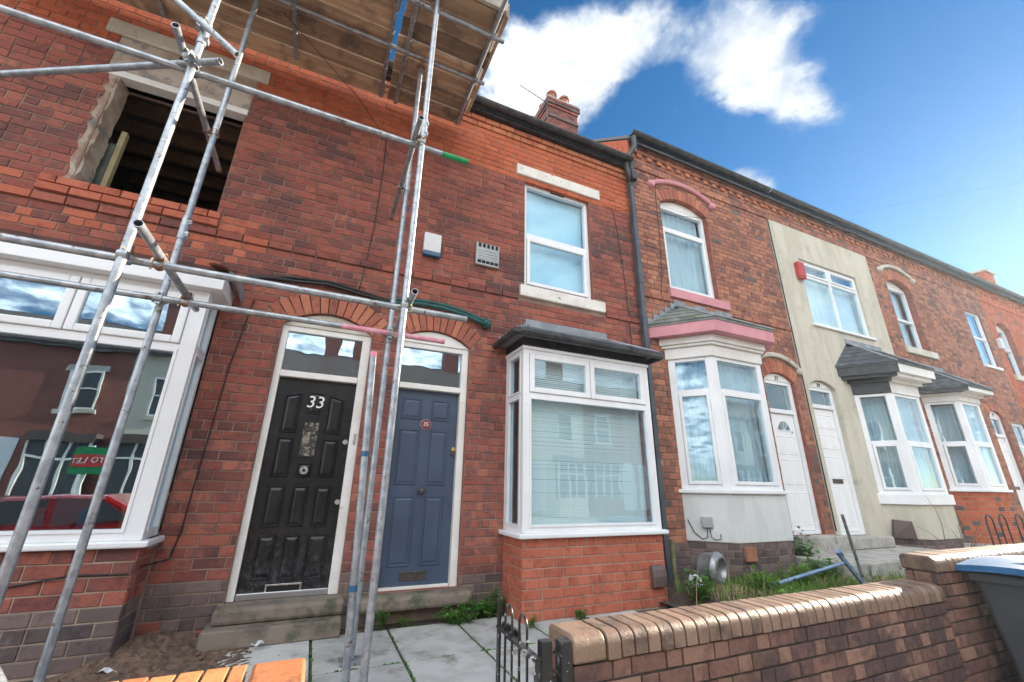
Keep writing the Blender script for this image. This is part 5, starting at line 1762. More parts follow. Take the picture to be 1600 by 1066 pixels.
# second leg lapped on the right-hand standard, striped with old paint
tube((0.345, -1.43, 0.02), (0.262, -1.42, 2.10), 'lap_tube')
MB().tube((0.2635, -1.42, 2.06), (0.262, -1.42, 2.10), TR + 0.0008, 20).build('paint_band', 'pink_tube', SC)
for z in (1.36, 0.56):
    MB().tube((0.345 - 0.083 * (z / 2.08), -1.43 + 0.01 * z / 2.08, z), (0.345 - 0.083 * ((z + 0.035) / 2.08), -1.43 + 0.01 * z / 2.08, z + 0.035), TR + 0.0015, 20).build('tape_band', 'blue_plastic', SC)
# base plates
for x, y in ((XR, YI), (XL, YI), (XR, YO)):
    bp_ = MB()
    bp_.cube(x - 0.075, x + 0.075, y - 0.075, y + 0.075, 0.004, 0.014)
    bp_.tube((x, y, 0.014), (x, y, 0.06), 0.018, 12)
    bp_.build('base_plate', 'galvanised', SC)
# joint sleeves
for x, y, z in ((XR, YO, 4.05), (XL, YO, 4.22), (XL, YI, 2.98)):
    s_ = MB()
    s_.tube((x, y, z), (x, y, z + 0.21), TR + 0.006, 16)
    for k in (0.05, 0.16):
        s_.tube((x + TR, y - 0.03, z + k), (x + TR, y + 0.03, z + k), 0.008, 8)
        s_.cube(x + 0.012, x + 0.04, y - 0.02, y + 0.02, z + k - 0.02, z + k + 0.02)
    s_.build('sleeve_coupler', 'galvanised', SC)
# ledgers, lower lift
ZL = 2.45
tube((-3.4, YO + 0.052, ZL), (0.93, YO + 0.052, ZL), 'ledger')
tube((-3.4, YI - 0.052, ZL), (0.30 - 0.28, YI - 0.052, ZL), 'ledger')
tube((0.02, YI - 0.052, ZL), (0.92, YI - 0.052, ZL), 'ledger', 'pink_tube')
for x in (XL, XR):
    coupler((x, YO + 0.026, ZL), Zv, X)
    coupler((x, YI - 0.026, ZL), Zv, X)
# ledger, upper lift
ZU = 4.0
tube((-3.6, YO + 0.052, ZU), (0.62, YO + 0.052, ZU), 'ledger')
tube((0.615, YO + 0.052, ZU), (0.86, YO + 0.052, ZU), 'ledger', 'green_tube')
for x in (XL, XR):
    coupler((x, YO + 0.026, ZU), Zv, X)
# transoms
for x, y0, y1, z in ((-1.075, -1.90, -0.60, ZL + 0.052), (0.465, -1.72, -0.58, ZL + 0.052), (-1.29, -1.80, -0.30, ZU + 0.052), (0.365, -1.76, -0.24, ZU + 0.052)):
    tube((x, y0, z), (x, y1, z), 'transom')
coupler((-1.075, YO + 0.052, ZL + 0.026), Yv, X, 'rusty_steel')
coupler((-1.075, YI - 0.052, ZL + 0.026), Yv, X, 'rusty_steel')
coupler((0.465, YO + 0.052, ZL + 0.026), Yv, X, 'zinc_bolt')
coupler((0.465, YI - 0.052, ZL + 0.026), Yv, X, 'zinc_bolt')
coupler((-1.262, YI, ZU + 0.052), Yv, Zv, 'rusty_steel')
coupler((0.395, YI, ZU + 0.052), Yv, Zv)
coupler((-1.262, YO, ZU + 0.052), Yv, Zv, 'rusty_steel')
coupler((0.395, YO, ZU + 0.052), Yv, Zv, 'rusty_steel')
for x, z in ((-1.29, ZU + 0.052), (0.365, ZU + 0.052)):
    y = -0.30 if x < 0 else -0.24
    MB().tube((x, y - 0.03, z), (x, y + 0.002, z), TR + 0.001, 16, wall=0.004).build('rusty_tube_end', 'rusty_steel', SC)
# rakers towards the return at the left
tube((-1.05, -1.66, 4.02), (-3.2, -0.52, 4.0), 'raker')
coupler((-1.235, -1.59, 4.01), Zv, (1, -0.5, 0))
tube((-0.99, -1.615, 4.18), (-1.75, -1.615, 4.70), 'brace')
coupler((-1.24, -1.582, 4.36), Zv, (1, 0, -0.65))
# bubble-wrapped end of a raking foot at the lower left
MB().tube((-1.02, -2.42, 0.86), (-0.66, -2.42, 0.36), 0.036, 18).build('padded_tube', 'bubble_wrap', SC, smooth=True)
tube((-1.64, -2.42, 1.722), (-0.64, -2.42, 0.333), 'raking_foot')
# the deck
ZD = 5.83
tube((-3.6, YI - 0.052, ZD), (1.18, YI - 0.052, ZD), 'ledger')
tube((-3.6, YO + 0.10, ZD), (1.20, YO + 0.10, ZD), 'ledger')
coupler((XR, YO + 0.05, ZD), Zv, X)
coupler((XL, YO + 0.05, ZD), Zv, X)
coupler((XL, YI - 0.026, ZD), Zv, X)
coupler((XR, YI - 0.026, ZD - 0.08), Zv, X, 'rusty_steel')
for x, y1, y0 in ((-3.0, -0.12, -1.7), (-2.2, -0.14, -1.7), (-0.92, -0.22, -1.7), (0.05, -0.12, -1.7), (0.24, -0.10, -1.72), (1.06, -0.12, -1.86)):
    tube((x, y0, ZD + 0.05), (x, y1, ZD + 0.05), 'board_bearer', 'galvanised')
    coupler((x, YI - 0.052, ZD + 0.025), Yv, X, 'galvanised')
    coupler((x, YO + 0.10, ZD + 0.025), Yv, X, 'galvanised')
yb = -1.66
k = 0
while yb < -0.20:
    for a, b in ((-3.6, ru(0.06, 0.10)), (ru(0.125, 0.145), ru(1.10, 1.16))):
        dz = ru(0.0, 0.014)
        MB().cube(a, b, yb + ru(0.001, 0.010), yb + ru(0.208, 0.220), ZD + 0.076 + dz, ZD + 0.114 + dz, var=rnd()).build('scaffold_board', 'board', SC, bevel=0.004)
    yb += 0.226
    k += 1
MB().cube(-3.6, 1.13, -1.71, -1.672, ZD + 0.08, ZD + 0.30, var=0.6).build('toe_board', 'weathered_board', SC, bevel=0.004)
MB().cube(1.135, 1.17, -1.66, -0.30, ZD + 0.08, ZD + 0.30, var=0.4).build('toe_board', 'board', SC, bevel=0.004)
for z in (6.55, 7.05):
    tube((-3.6, YO + 0.05, z), (1.3, YO + 0.05, z), 'guard_rail')
tube((1.02, -1.62, 5.9), (1.02, -1.62, 7.2), 'guard_post')
tube((0.93, -1.72, 5.98), (0.80, -1.62, 7.2), 'guard_post')
# ================================================================== street walls
def coping_profile(d, h, r=0.06, back=0.02):
    """(distance in from the front face, height)"""
    pts = [(0, 0), (0, h - r)]
    for i in range(1, 7):
        an = math.pi / 2 * i / 6
        pts.append((r - r * math.cos(an), h - r + r * math.sin(an)))
    pts += [(d - back, h), (d, h - back), (d, 0)]
    return pts


def coping(owner, x0, x1, yf, z, d=0.25, h=0.115, mat='coping_brick', w=0.0845, endw=0.2, end_left=True, gap=0.010, end_right=False):
    prof = coping_profile(d, h)
    n = len(prof)

    def unit(wd, bulge=0.0):
        mb = MB()
        va = rnd()
        dz, dy = ru(-0.002, 0.002), ru(-0.0025, 0.0025)
        vs = [(xx, yf + p + dy, z + q + dz) for xx in (0, wd) for p, q in prof]
        mb.add(vs, [tuple(range(n - 1, -1, -1)), tuple(range(n, 2 * n))] + [(i, (i + 1) % n, n + (i + 1) % n, n + i) for i in range(n)], 0, va)
        return mb
    x = x0
    if end_left:
        m = unit(endw - gap)
        m.v = [(p[0] + x, p[1], p[2]) for p in m.v]
        m.build('end_coping', mat, owner, smooth=True, bevel=0.035)
        x += endw
    stop = x1 - (endw if end_right else 0)
    while x < stop - 0.02:
        wd = min(w, stop - x) - gap
        m = unit(wd)
        m.v = [(p[0] + x, p[1], p[2]) for p in m.v]
        m.build('coping_brick', mat, owner, smooth=True, bevel=0.004)
        x += w
    if end_right:
        m = unit(endw - gap)
        m.v = [(p[0] + stop + gap, p[1], p[2]) for p in m.v]
        m.build('end_coping', mat, owner, smooth=True, bevel=0.03)


def street_wall(name, label, x0, x1, zt, brick='wall_brick', cop='coping_brick', end_left=True, end_right=False, yf=-2.49, h=0.115, faces=('f',), mort='dark_mortar'):
    o = tag(empty(name, ((x0 + x1) / 2, yf + 0.11, -0.36)), label, 'wall')
    MB().cube(x0 + 0.012, x1 - 0.012, yf + 0.012, yf + 0.215, -0.45, zt + 0.02).build('wall_core', mort, o)
    Bk = Bricks()
    rows = lambda fr, L: Bk.lay(fr, 0, L, -0.36, zt, o, brick, hdr=0, ga=0.0845)
    fr = Fr(x0, yf)
    # alternating stretchers and headers (flemish bond)
    z, r = zt - 0.0845, 0
    while z > -0.45:
        u = -[0.0, 0.17][r % 2]
        i = 0
        while u < x1 - x0:
            L = 0.225 if (i % 2 == 0) else 0.112
            a, b = max(0, u), min(x1 - x0, u + L)
            if b - a > 0.03:
                Bk.items.append((fr, a + 0.005, b - 0.005, z + 0.005, 0.0745, brick, ru(-0.003, 0.003), o))
            u += L
            i += 1
        z -= 0.0845
        r += 1
    if end_left:
        Bk.lay(Fr(x0, yf + 0.22, 0, -1), 0, 0.22, zt - 9 * 0.0845, zt, o, brick, hdr=2, ga=0.0845)
    if end_right:
        Bk.lay(Fr(x1, yf, 0, 1), 0, 0.22, zt - 9 * 0.0845, zt, o, brick, hdr=2, ga=0.0845)
    # rear face
    Bk.lay(Fr(x1, yf + 0.227, -1, 0), 0, x1 - x0, 0.0, zt, o, brick, hdr=2, ga=0.0845)
    Bk.build(300)
    coping(o, x0 - 0.006, x1 + (0.006 if end_right else 0), yf - 0.012, zt + 0.004, 0.25, h, cop, end_left=end_left, end_right=end_right)
    return o


street_wall('garden_wall', 'low brown brick garden wall with rounded shiny coping right of the black gate', 1.235, 4.615, 0.395)
street_wall('garden_wall', 'higher stretch of brown brick garden wall behind the blue-lidded bin', 4.62, 9.5, 0.585)
street_wall('garden_wall', 'garden wall with orange brick coping at the bottom left in front of house 33', -3.3, 0.075, 0.385, 'red_brick', 'orange_coping', end_left=False, end_right=True, mort='dark_mortar')
street_wall('garden_wall', 'far stretch of garden wall at the right edge', 10.6, 20.0, 0.585)

# ================================================================== gate
GT = tag(empty('gate', (1.05, -2.2, 0.0)), 'open black metal gate leaf with hoop tops and flaking paint', 'gate')
gx = lambda t: 1.04 + 0.035 * t / 0.6          # the leaf runs back from the hinge, swung open
gy = lambda t: -2.50 + t


def gbar(t0, t1, z0, z1, w=0.012, mat='flaked_black', name='bar'):
    MB().add([(gx(t) + s * w / 2, gy(t), z) for z in (z0, z1) for t in (t0, t1) for s in (-1, 1)],
             [(0, 1, 3, 2), (4, 6, 7, 5), (0, 4, 5, 1), (2, 3, 7, 6), (0, 2, 6, 4), (1, 5, 7, 3)]).build(name, mat, GT, bevel=0.002)


gbar(0.0, 0.52, 0.44, 0.452, 0.042, name='top_rail')
gbar(0.0, 0.52, -0.20, -0.188, 0.042, name='bottom_rail')
gbar(0.50, 0.545, -0.26, 0.60, 0.012, name='closing_stile')
gbar(-0.005, 0.03, -0.26, 0.455, 0.012, name='hinge_stile')
for k in range(2):
    t0 = 0.12 + 0.20 * k
    pts = [(gx(t0), gy(t0), -0.19), (gx(t0), gy(t0), 0.53)]
    for i in range(1, 8):
        an = math.pi * i / 8
        t = t0 + 0.05 - 0.05 * math.cos(an)
        pts.append((gx(t), gy(t), 0.53 + 0.05 * math.sin(an)))
    pts += [(gx(t0 + 0.1), gy(t0 + 0.1), 0.53), (gx(t0 + 0.1), gy(t0 + 0.1), -0.19)]
    MB().path(pts, 0.0068, 8).build('hoop_bar', 'flaked_black', GT, smooth='all')
MB().path([(gx(0.5) + 0.02, gy(0.5), 0.46), (gx(0.42) + 0.03, gy(0.42), 0.445), (gx(0.36) + 0.03, gy(0.36), 0.435)], 0.012, 8).build('latch', 'flaked_black', GT)
MB().add([(gx(0.30) + a, gy(0.30) + b, c) for c in (0.40, 0.47) for b in (0, 0.16) for a in (0.03, 0.045)], [(0, 1, 3, 2), (4, 6, 7, 5), (0, 4, 5, 1), (2, 3, 7, 6), (0, 2, 6, 4), (1, 5, 7, 3)]).build('latch_plate', 'flaked_black', GT)
gp_ = MB()
gp_.cube(1.08, 1.135, -2.47, -2.42, -0.36, 0.50)
gp_.cube(1.165, 1.225, -2.50, -2.44, -0.36, 0.50)
gp_.cube(1.13, 1.17, -2.465, -2.455, 0.30, 0.36)
gp_.cube(1.13, 1.17, -2.465, -2.455, -0.15, -0.09)
tag(gp_.build('gate_post', 'flaked_black', bevel=0.004), 'black hinge post with flaking grey paint between gate and garden wall', 'post')

# ================================================================== wheelie bin
BN = tag(empty('wheelie_bin', (5.26, -2.88, -0.36)), 'grey wheelie bin with blue lid against the street wall at right', 'bin')
bb = MB()
bx0, bx1, by0, by1 = 4.92, 5.63, -3.17, -2.58
bot = [(5.02, -3.10), (5.56, -3.10), (5.56, -2.65), (5.02, -2.65)]
top = [(bx0, by0), (bx1, by0), (bx1, by1), (bx0, by1)]
vs = [(x, y, -0.34) for x, y in bot] + [(x, y, 0.55) for x, y in top]
bb.add(vs, [(3, 2, 1, 0), (0, 1, 5, 4), (1, 2, 6, 5), (2, 3, 7, 6), (3, 0, 4, 7)])
bb.build('body', 'bin_body', BN, bevel=0.03)
MB().cube(bx0 - 0.035, bx1 + 0.02, by0 - 0.02, by1 + 0.02, 0.535, 0.60).build('rim', 'bin_body', BN, bevel=0.012)
n = 10
vs, fs = [], []
lx0, lx1 = bx0 - 0.13, bx1 + 0.05
for i in range(n + 1):
    t = i / n
    x = lx0 + (lx1 - lx0) * t
    z = 0.650 + 0.022 * math.sin(math.pi * min(1, t * 1.15)) + 0.03 * t
    for j in range(7):
        s = j / 6
        y = by0 - 0.035 + (by1 - by0 + 0.07) * s
        zz = z + 0.022 * math.sin(math.pi * s)
        vs.append((x, y, zz))
for i in range(n):
    for j in range(6):
        a = i * 7 + j
        fs.append((a, a + 7, a + 8, a + 1))
b0 = len(vs)
rimv = [i * 7 for i in range(n + 1)] + [n * 7 + j for j in range(1, 7)] + [i * 7 + 6 for i in range(n - 1, -1, -1)] + [j for j in range(5, 0, -1)]
for r_ in rimv:
    vs.append((vs[r_][0], vs[r_][1], vs[r_][2] - 0.045))
for k in range(len(rimv)):
    kn = (k + 1) % len(rimv)
    fs.append((rimv[k], b0 + k, b0 + kn, rimv[kn]))
MB().add(vs, fs).build('lid', 'bin_lid', BN, smooth=True)
MB().add([(4.96, -3.0, 0.703), (5.10, -3.0, 0.715), (5.08, -2.85, 0.725), (5.00, -2.8, 0.712)], [(0, 1, 2, 3)]).build('green_label', 'bin_green', BN)  # flat green and whitish patch on the lid
for y in (-3.12, -2.64):
    MB().tube((5.64, y - 0.03, -0.26), (5.64, y + 0.03, -0.26), 0.10, 16).build('wheel', 'black_plastic', BN, smooth=True)
MB().path([(5.65, -3.12, 0.5), (5.73, -3.1, 0.6), (5.73, -2.66, 0.6), (5.65, -2.64, 0.5)], 0.016, 8).build('handle', 'bin_body', BN)

# ================================================================== gardens of 37 to 41
n = 40
mb = MB()
vs, fs = [], []
gx0, gx1, gy0, gy1 = 3.55, 11.1, -2.25, 0.1
nx, ny = 60, 22
for i in range(nx + 1):
    for j in range(ny + 1):
        x = gx0 + (gx1 - gx0) * i / nx
        y = gy0 + (gy1 - gy0) * j / ny
        z = 0.12 + 0.05 * min(1, (x - gx0) / 1.2) + 0.03 * math.sin(3.1 * x + 1.7 * y) * math.cos(2.3 * y) + ru(-0.012, 0.012)
        if x < 3.7:
            z = 0.05
        vs.append((x, y, z))
for i in range(nx):
    for j in range(ny):
        a = i * (ny + 1) + j
        fs.append((a, a + ny + 1, a + ny + 2, a + 1))
mb.add(vs, fs)
structure(mb.build('garden_ground', 'soil', smooth='all'))
structure(MB().cube(6.08, 9.1, -1.06, 0.15, 0.05, 0.355).build('path', 'concrete', bevel=0.012))
structure(MB().cube(9.11, 20.0, -2.2, 0.15, 0.0, 0.30).build('forecourt', 'concrete'))


def blades(name, n, region, h, mat, label, w=0.006, lean=0.5, avoid=None, patch=None):
    mb = MB()
    for _ in range(n):
        for _t in range(20):
            x, y = ru(region[0], region[1]), ru(region[2], region[3])
            if patch is None or patch(x, y) > rnd():
                break
        z = 0.15 + 0.03 * math.sin(3.1 * x + 1.7 * y) * math.cos(2.3 * y) - 0.02
        hh = h * ru(0.4, 1.2)
        an = ru(0, 6.283)
        le = ru(0.1, lean) * hh
        dx, dy = math.cos(an), math.sin(an)
        px, py = -dy * w * ru(0.6, 1.4), dx * w * ru(0.6, 1.4)
        p0, p1, p2 = Vector((x, y, z)), Vector((x + dx * le * 0.35, y + dy * le * 0.35, z + hh * 0.6)), Vector((x + dx * le, y + dy * le, z + hh * (1 - 0.3 * le / hh)))
        s = Vector((px, py, 0))
        mb.add([p0 - s, p0 + s, p1 + s * 0.8, p1 - s * 0.8, p2], [(0, 1, 2, 3), (3, 2, 4)], 0, rnd())
    o = mb.build(name, mat)
    o['kind'] = 'stuff'
    o['label'] = label
    o['category'] = 'grass'
    return o


pf_ = lambda x, y: 0.5 + 0.5 * math.sin(2.6 * x + 1.2) * math.cos(3.1 * y + 0.7 * x)
blades('grass', 4200, (3.75, 7.0, -2.2, -0.5), 0.17, 'grass', 'rough green grass tufts in the garden of 37', 0.005, 0.8, patch=pf_)
blades('dry_grass', 3000, (3.8, 6.6, -2.0, -0.6), 0.12, 'straw', 'dead straw-coloured grass in the garden of 37', 0.0035, 1.6, patch=lambda x, y: 1 - pf_(x, y))
blades('grass', 900, (6.2, 9.5, -2.2, -1.12), 0.14, 'grass', 'grass strip along the street wall of the rendered house', 0.005, 0.8)


def leafy(name, c, rad, n, leaf, label, mat='leaf', stems=9, cat='plant', up=0.5):
    o = tag(empty(name, (c[0], c[1], c[2])), label, cat)
    mb, st = MB(), MB()
    tips = []
    for k in range(stems):
        an = ru(0, 6.283)
        r = rad[0] * math.sqrt(rnd())
        tip = Vector((c[0] + r * math.cos(an), c[1] + rad[1] / rad[0] * r * math.sin(an), c[2] + rad[2] * ru(0.35, 1.0)))
        base = Vector((c[0] + 0.3 * (tip.x - c[0]), c[1] + 0.3 * (tip.y - c[1]), c[2] - 0.02))
        mid = base.lerp(tip, 0.5) + Vector((ru(-0.02, 0.02), ru(-0.02, 0.02), 0.02))
        st.path([base, mid, tip], [0.004, 0.003, 0.0015], 5)
        tips.append((base, mid, tip))
    for _ in range(n):
        b, m, t = random.choice(tips)
        q = rnd() ** 0.7
        p = b.lerp(m, q * 2) if q < 0.5 else m.lerp(t, q * 2 - 1)
        p = p + Vector((ru(-1, 1), ru(-1, 1), ru(-0.5, 0.8))) * leaf * 1.1
        d = Vector((ru(-1, 1), ru(-1, 1), ru(-0.2, up))).normalized()
        sd_ = d.cross(Vector((ru(-0.3, 0.3), ru(-0.3, 0.3), 1))).normalized()
        L = leaf * ru(0.6, 1.3)
        wv = sd_ * L * 0.36
        drop = Vector((0, 0, -0.12 * L))
        mb.add([p, p + d * L * 0.45 - wv + drop * 0.3, p + d * L * 0.5 + Vector((0, 0, 0.05 * L)), p + d * L * 0.45 + wv + drop * 0.3, p + d * L + drop], [(0, 1, 2), (0, 2, 3), (1, 4, 2), (2, 4, 3)], 0, rnd())
    mb.build('foliage', mat, o)
    st.build('stems', 'twig', o)
    return o


WG = 'weeds along the foot of the houses'
leafy('weed', (1.72, -0.13, 0.0), (0.22, 0.12, 0.26), 900, 0.034, 'largest green weed in the corner between door 35 and its bay', stems=16)['group'] = WG
leafy('weed', (1.42, -0.24, 0.0), (0.26, 0.10, 0.14), 800, 0.028, 'low spreading weed on the paving right of step 35', stems=14)['group'] = WG
leafy('weed', (0.72, -0.19, 0.0), (0.10, 0.05, 0.15), 300, 0.026, 'small weed at the left end of step 35', stems=8)['group'] = WG
leafy('weed', (0.93, -0.18, 0.0), (0.08, 0.04, 0.08), 150, 0.022, 'tiny weed under the middle of step 35', stems=6)['group'] = WG
leafy('weed', (2.55, -0.56, 0.0), (0.10, 0.05, 0.09), 220, 0.024, 'small weed at the foot of the red brick bay behind the wall end', stems=7)['group'] = WG
leafy('weed', (1.98, -0.60, 0.0), (0.07, 0.05, 0.08), 150, 0.022, 'small weed behind the gate hoops at the bay corner', stems=6)['group'] = WG
GG = 'garden plants of 37'
leafy('garden_plant', (6.30, -0.32, 0.20), (0.22, 0.18, 0.50), 420, 0.062, 'tall broad-leaved green plant beside the step of door 37', stems=9)['group'] = GG
leafy('garden_plant', (6.02, -0.75, 0.16), (0.30, 0.20, 0.26), 600, 0.05, 'bushy green plant in front of the concrete path edge', stems=14)['group'] = GG
leafy('garden_plant', (5.35, -0.85, 0.16), (0.34, 0.22, 0.24), 600, 0.04, 'spreading green plant in the middle of the garden of 37', 'grass', stems=14)['group'] = GG
leafy('garden_plant', (4.1, -1.6, 0.14), (0.30, 0.16, 0.22), 500, 0.04, 'ferny plant just behind the low street wall', 'grass', stems=14)['group'] = GG
leafy('garden_plant', (3.80, -0.85, 0.10), (0.12, 0.20, 0.30), 320, 0.055, 'dark leafy plant beside the right edge of the red brick bay base', stems=12)['group'] = GG
leafy('garden_plant', (4.5, -1.05, 0.14), (0.14, 0.12, 0.26), 260, 0.05, 'upright green clump in front of the tipped pot', 'grass', stems=10, up=1.4)['group'] = GG
for k, (x, y, h) in enumerate(((3.75, -1.15, 0.5), (3.6, -0.95, 0.42), (4.05, -1.35, 0.34), (4.0, -1.0, 0.46))):
    MBs = MB().path([(x, y, 0.08), (x + 0.02, y - 0.01, 0.08 + h * 0.5), (x + ru(-0.15, 0.15), y + ru(-0.05, 0.05), 0.08 + h)], [0.005, 0.004, 0.002], 5)
    tag(MBs.build('dry_stalk', 'straw'), ['tallest dead stalk near the bay corner', 'dead stalk against the red brick bay base', 'short dead stalk nearest the wall', 'dead stalk leaning beside the dark plant'][k], 'stalk', 'dead stalks by the bay')
# tipped pot and small things in the garden
ax = Vector((0.28, -0.95, -0.05)).normalized()
tag(MB().lathe((4.34, -0.50, 0.335), [(0.0, -0.14), (0.11, -0.14), (0.155, -0.05), (0.165, 0.06), (0.178, 0.064), (0.18, 0.09), (0.168, 0.094), (0.168, 0.11), (0.15, 0.13), (0.118, 0.134), (0.108, 0.125), (0.10, 0.0), (0.09, -0.06), (0.0, -0.07)], 28, ax).build('metal_pot', 'silver_pot', smooth='all'),
    'large grey metal pot tipped on its side in the garden of 37', 'pot')
tag(MB().lathe((3.93, -0.62, 0.20), [(0.0, -0.02), (0.05, -0.02), (0.07, 0.04), (0.075, 0.09), (0.068, 0.09), (0.045, 0.0), (0.0, -0.005)], 18, Vector((-0.1, -0.5, 0.6))).build('small_pot', 'litter', smooth='all'),
    'small pale pot lying left of the big tipped pot', 'pot')
tag(MB().tube((3.98, -0.30, 0.1), (3.985, -0.30, 0.62), 0.026, 12).build('post_stub', 'olive'), 'greenish round stub of pipe beside the grey rendered bay', 'pipe')
tag(MB().path([(4.578, -1.077, 0.25), (5.39, -1.35, 0.455)], 0.018, 10).build('blue_rod', 'blue_steel', smooth=True), 'pale blue metal rod lying across the garden debris', 'rod')
bs = MB()
bs.path([(5.33, -1.35, 0.56), (5.64, -1.35, 0.26)], 0.024, 4)
bs.path([(5.36, -1.36, 0.535), (5.30, -1.37, 0.58)], 0.03, 6)
tag(bs.build('blue_bar', 'blue_steel'), 'dark blue painted steel bar propped against the blue rod', 'bar')
tag(MB().tube((5.65, -1.3, 0.935), (6.0, -1.177, 0.16), 0.0165, 12).build('leaning_pole', 'galvanised', smooth=True), 'thin grey pole leaning upright in the garden before the white doors', 'pole')
for k, (x, y) in enumerate(((5.75, -1.3), (5.98, -1.22), (5.2, -1.5), (4.9, -0.9), (6.1, -1.5))):
    m = MB()
    m.lathe((x, y, 0.17), [(0, -0.01), (0.05, 0), (0.06, 0.02), (0.02, 0.035), (0, 0.03)], 7, (ru(-0.4, 0.4), ru(-0.4, 0.4), 1))
    m.v = [(p[0] + ru(-0.012, 0.012), p[1] + ru(-0.012, 0.012), p[2] + ru(-0.006, 0.006)) for p in m.v]
    tag(m.build('litter', 'litter'), ['crumpled white litter at the foot of the leaning pole', 'white scrap right of the leaning pole', 'white scrap near the blue bar', 'white scrap in the middle of the grass', 'white scrap by the path edge'][k], 'litter', 'litter in the garden')
# bare shrub
SH = tag(empty('bare_shrub', (8.35, -1.2, 0.2)), 'bare leafless shrub in front of the cream rendered bay', 'shrub')
for k in range(13):
    an = ru(0, 6.28)
    L = ru(0.5, 1.25)
    p = Vector((8.35 + ru(-0.12, 0.12), -1.2 + ru(-0.1, 0.1), 0.2))
    d = Vector((math.cos(an) * 0.7 + 0.25, math.sin(an) * 0.35, 1.0)).normalized()
    pts = [p]
    for i in range(5):
        d = (d + Vector((ru(-0.25, 0.25), ru(-0.25, 0.25), ru(-0.3, 0.1)))).normalized()
        pts.append(pts[-1] + d * L / 5)
    MB().path(pts, [0.007, 0.006, 0.005, 0.004, 0.003, 0.002], 5).build('branch', 'twig', SH)
# hoop railings of 41
for k, x in enumerate((9.35, 9.78, 10.35, 10.78)):
    pts = [(x, -1.2, 0.25), (x, -1.2, 0.78)]
    for i in range(1, 8):
        an = math.pi * i / 8
        pts.append((x + 0.11 - 0.11 * math.cos(an), -1.2, 0.78 + 0.11 * math.sin(an)))
    pts += [(x + 0.22, -1.2, 0.78), (x + 0.22, -1.2, 0.25)]
    tag(MB().path(pts, 0.011, 8).build('hoop_railing', 'black_paint', smooth='all'), ['first', 'second', 'third', 'fourth'][k] + ' black metal hoop of the low railing, counted from the rendered bay', 'railing', 'hoops of the low railing')

# ================================================================== dirt and litter at the left
mb = MB()
vs, fs = [], []
n = 36
for i in range(n + 1):
    for j in range(n + 1):
        x = -1.35 + 1.25 * i / n
        y = -0.80 + 0.80 * j / n
        h = 0.09 * math.exp(-((x + 0.92) / 0.20) ** 2 - ((y + 0.10) / 0.22) ** 2) + 0.06 * math.exp(-((x + 0.98) / 0.30) ** 2 - ((y + 0.40) / 0.20) ** 2) + 0.05 * math.exp(-((x + 0.6) / 0.25) ** 2 - ((y + 0.10) / 0.12) ** 2)
        ed = min(1, 6 * min(i, n - i, j + 4, n + 9 - j) / n)
        vs.append((x, y, -0.012 + (h * (0.7 + 0.6 * rnd()) + 0.03 * rnd() * rnd() + 0.008) * ed))
for i in range(n):
    for j in range(n):
        a = i * (n + 1) + j
        fs.append((a, a + n + 1, a + n + 2, a + 1))
o = mb.add(vs, fs).build('dirt_heap', 'sand')
o['kind'] = 'stuff'
o['label'] = 'heap of brown sandy rubble between the left bay and step 33'
o['category'] = 'rubble'
mb = MB()
for k in range(420):
    x, y = random.gauss(-0.75, 0.25), -abs(random.gauss(0.10, 0.22))
    s = ru(0.004, 0.012) if rnd() < 0.8 else ru(0.012, 0.028)
    if x > -0.02 or x < -1.3 or y < -0.75:
        continue
    z = 0.005 + 0.06 * math.exp(-((x + 0.92) / 0.2) ** 2 - ((y + 0.1) / 0.22) ** 2)
    vs = [(x + s * a * ru(0.6, 1.2), y + s * b * ru(0.6, 1.2), z + s * (0.6 + c * ru(0.5, 0.9))) for a, b, c in ((1, 0, 0), (0, 1, 0), (-1, 0, 0), (0, -1, 0), (0, 0, 1), (0, 0, -1))]
    mb.add(vs, [(0, 1, 4), (1, 2, 4), (2, 3, 4), (3, 0, 4), (1, 0, 5), (2, 1, 5), (3, 2, 5), (0, 3, 5)])
o = mb.build('rubble', 'sand')
o['kind'] = 'stuff'
o['label'] = 'small stones scattered on the ground before house 33'
o['category'] = 'rubble'
for k, (x, y, s, lab) in enumerate(((-1.03, -0.56, 0.075, 'crumpled white wrapper on the dirt below the left bay'), (-0.20, -0.36, 0.05, 'white scrap of plastic on the paving before step 33'))):
    m = MB()
    q = 7
    vs = []
    for i in range(q):
        vs += [(x + s * (i / (q - 1) - 0.5) * 2, y + ru(-0.02, 0.02), 0.03 + ru(0, 0.03)), (x + s * (i / (q - 1) - 0.5) * 2 + ru(-0.01, 0.01), y + 0.04 + ru(-0.015, 0.015), 0.025 + ru(0, 0.035))]
    m.add(vs, [(2 * i, 2 * i + 2, 2 * i + 3, 2 * i + 1) for i in range(q - 1)])
    tag(m.build('litter', 'litter'), lab, 'litter')
o = tag(MB().lathe((-1.10, -0.20, 3.075), [(0, 0), (0.07, 0.0), (0.09, 0.012), (0.05, 0.02), (0, 0.02)], 9, (0.1, -0.1, 1)).build('brick_fragment', 'terracotta'), 'broken orange brick fragment lying on the roof of the left bay', 'brick')
# ================================================================== across the street (what the windows mirror)
YF = -17.6
FB = Fr(0, YF, -1, 0)     # faces the row of houses


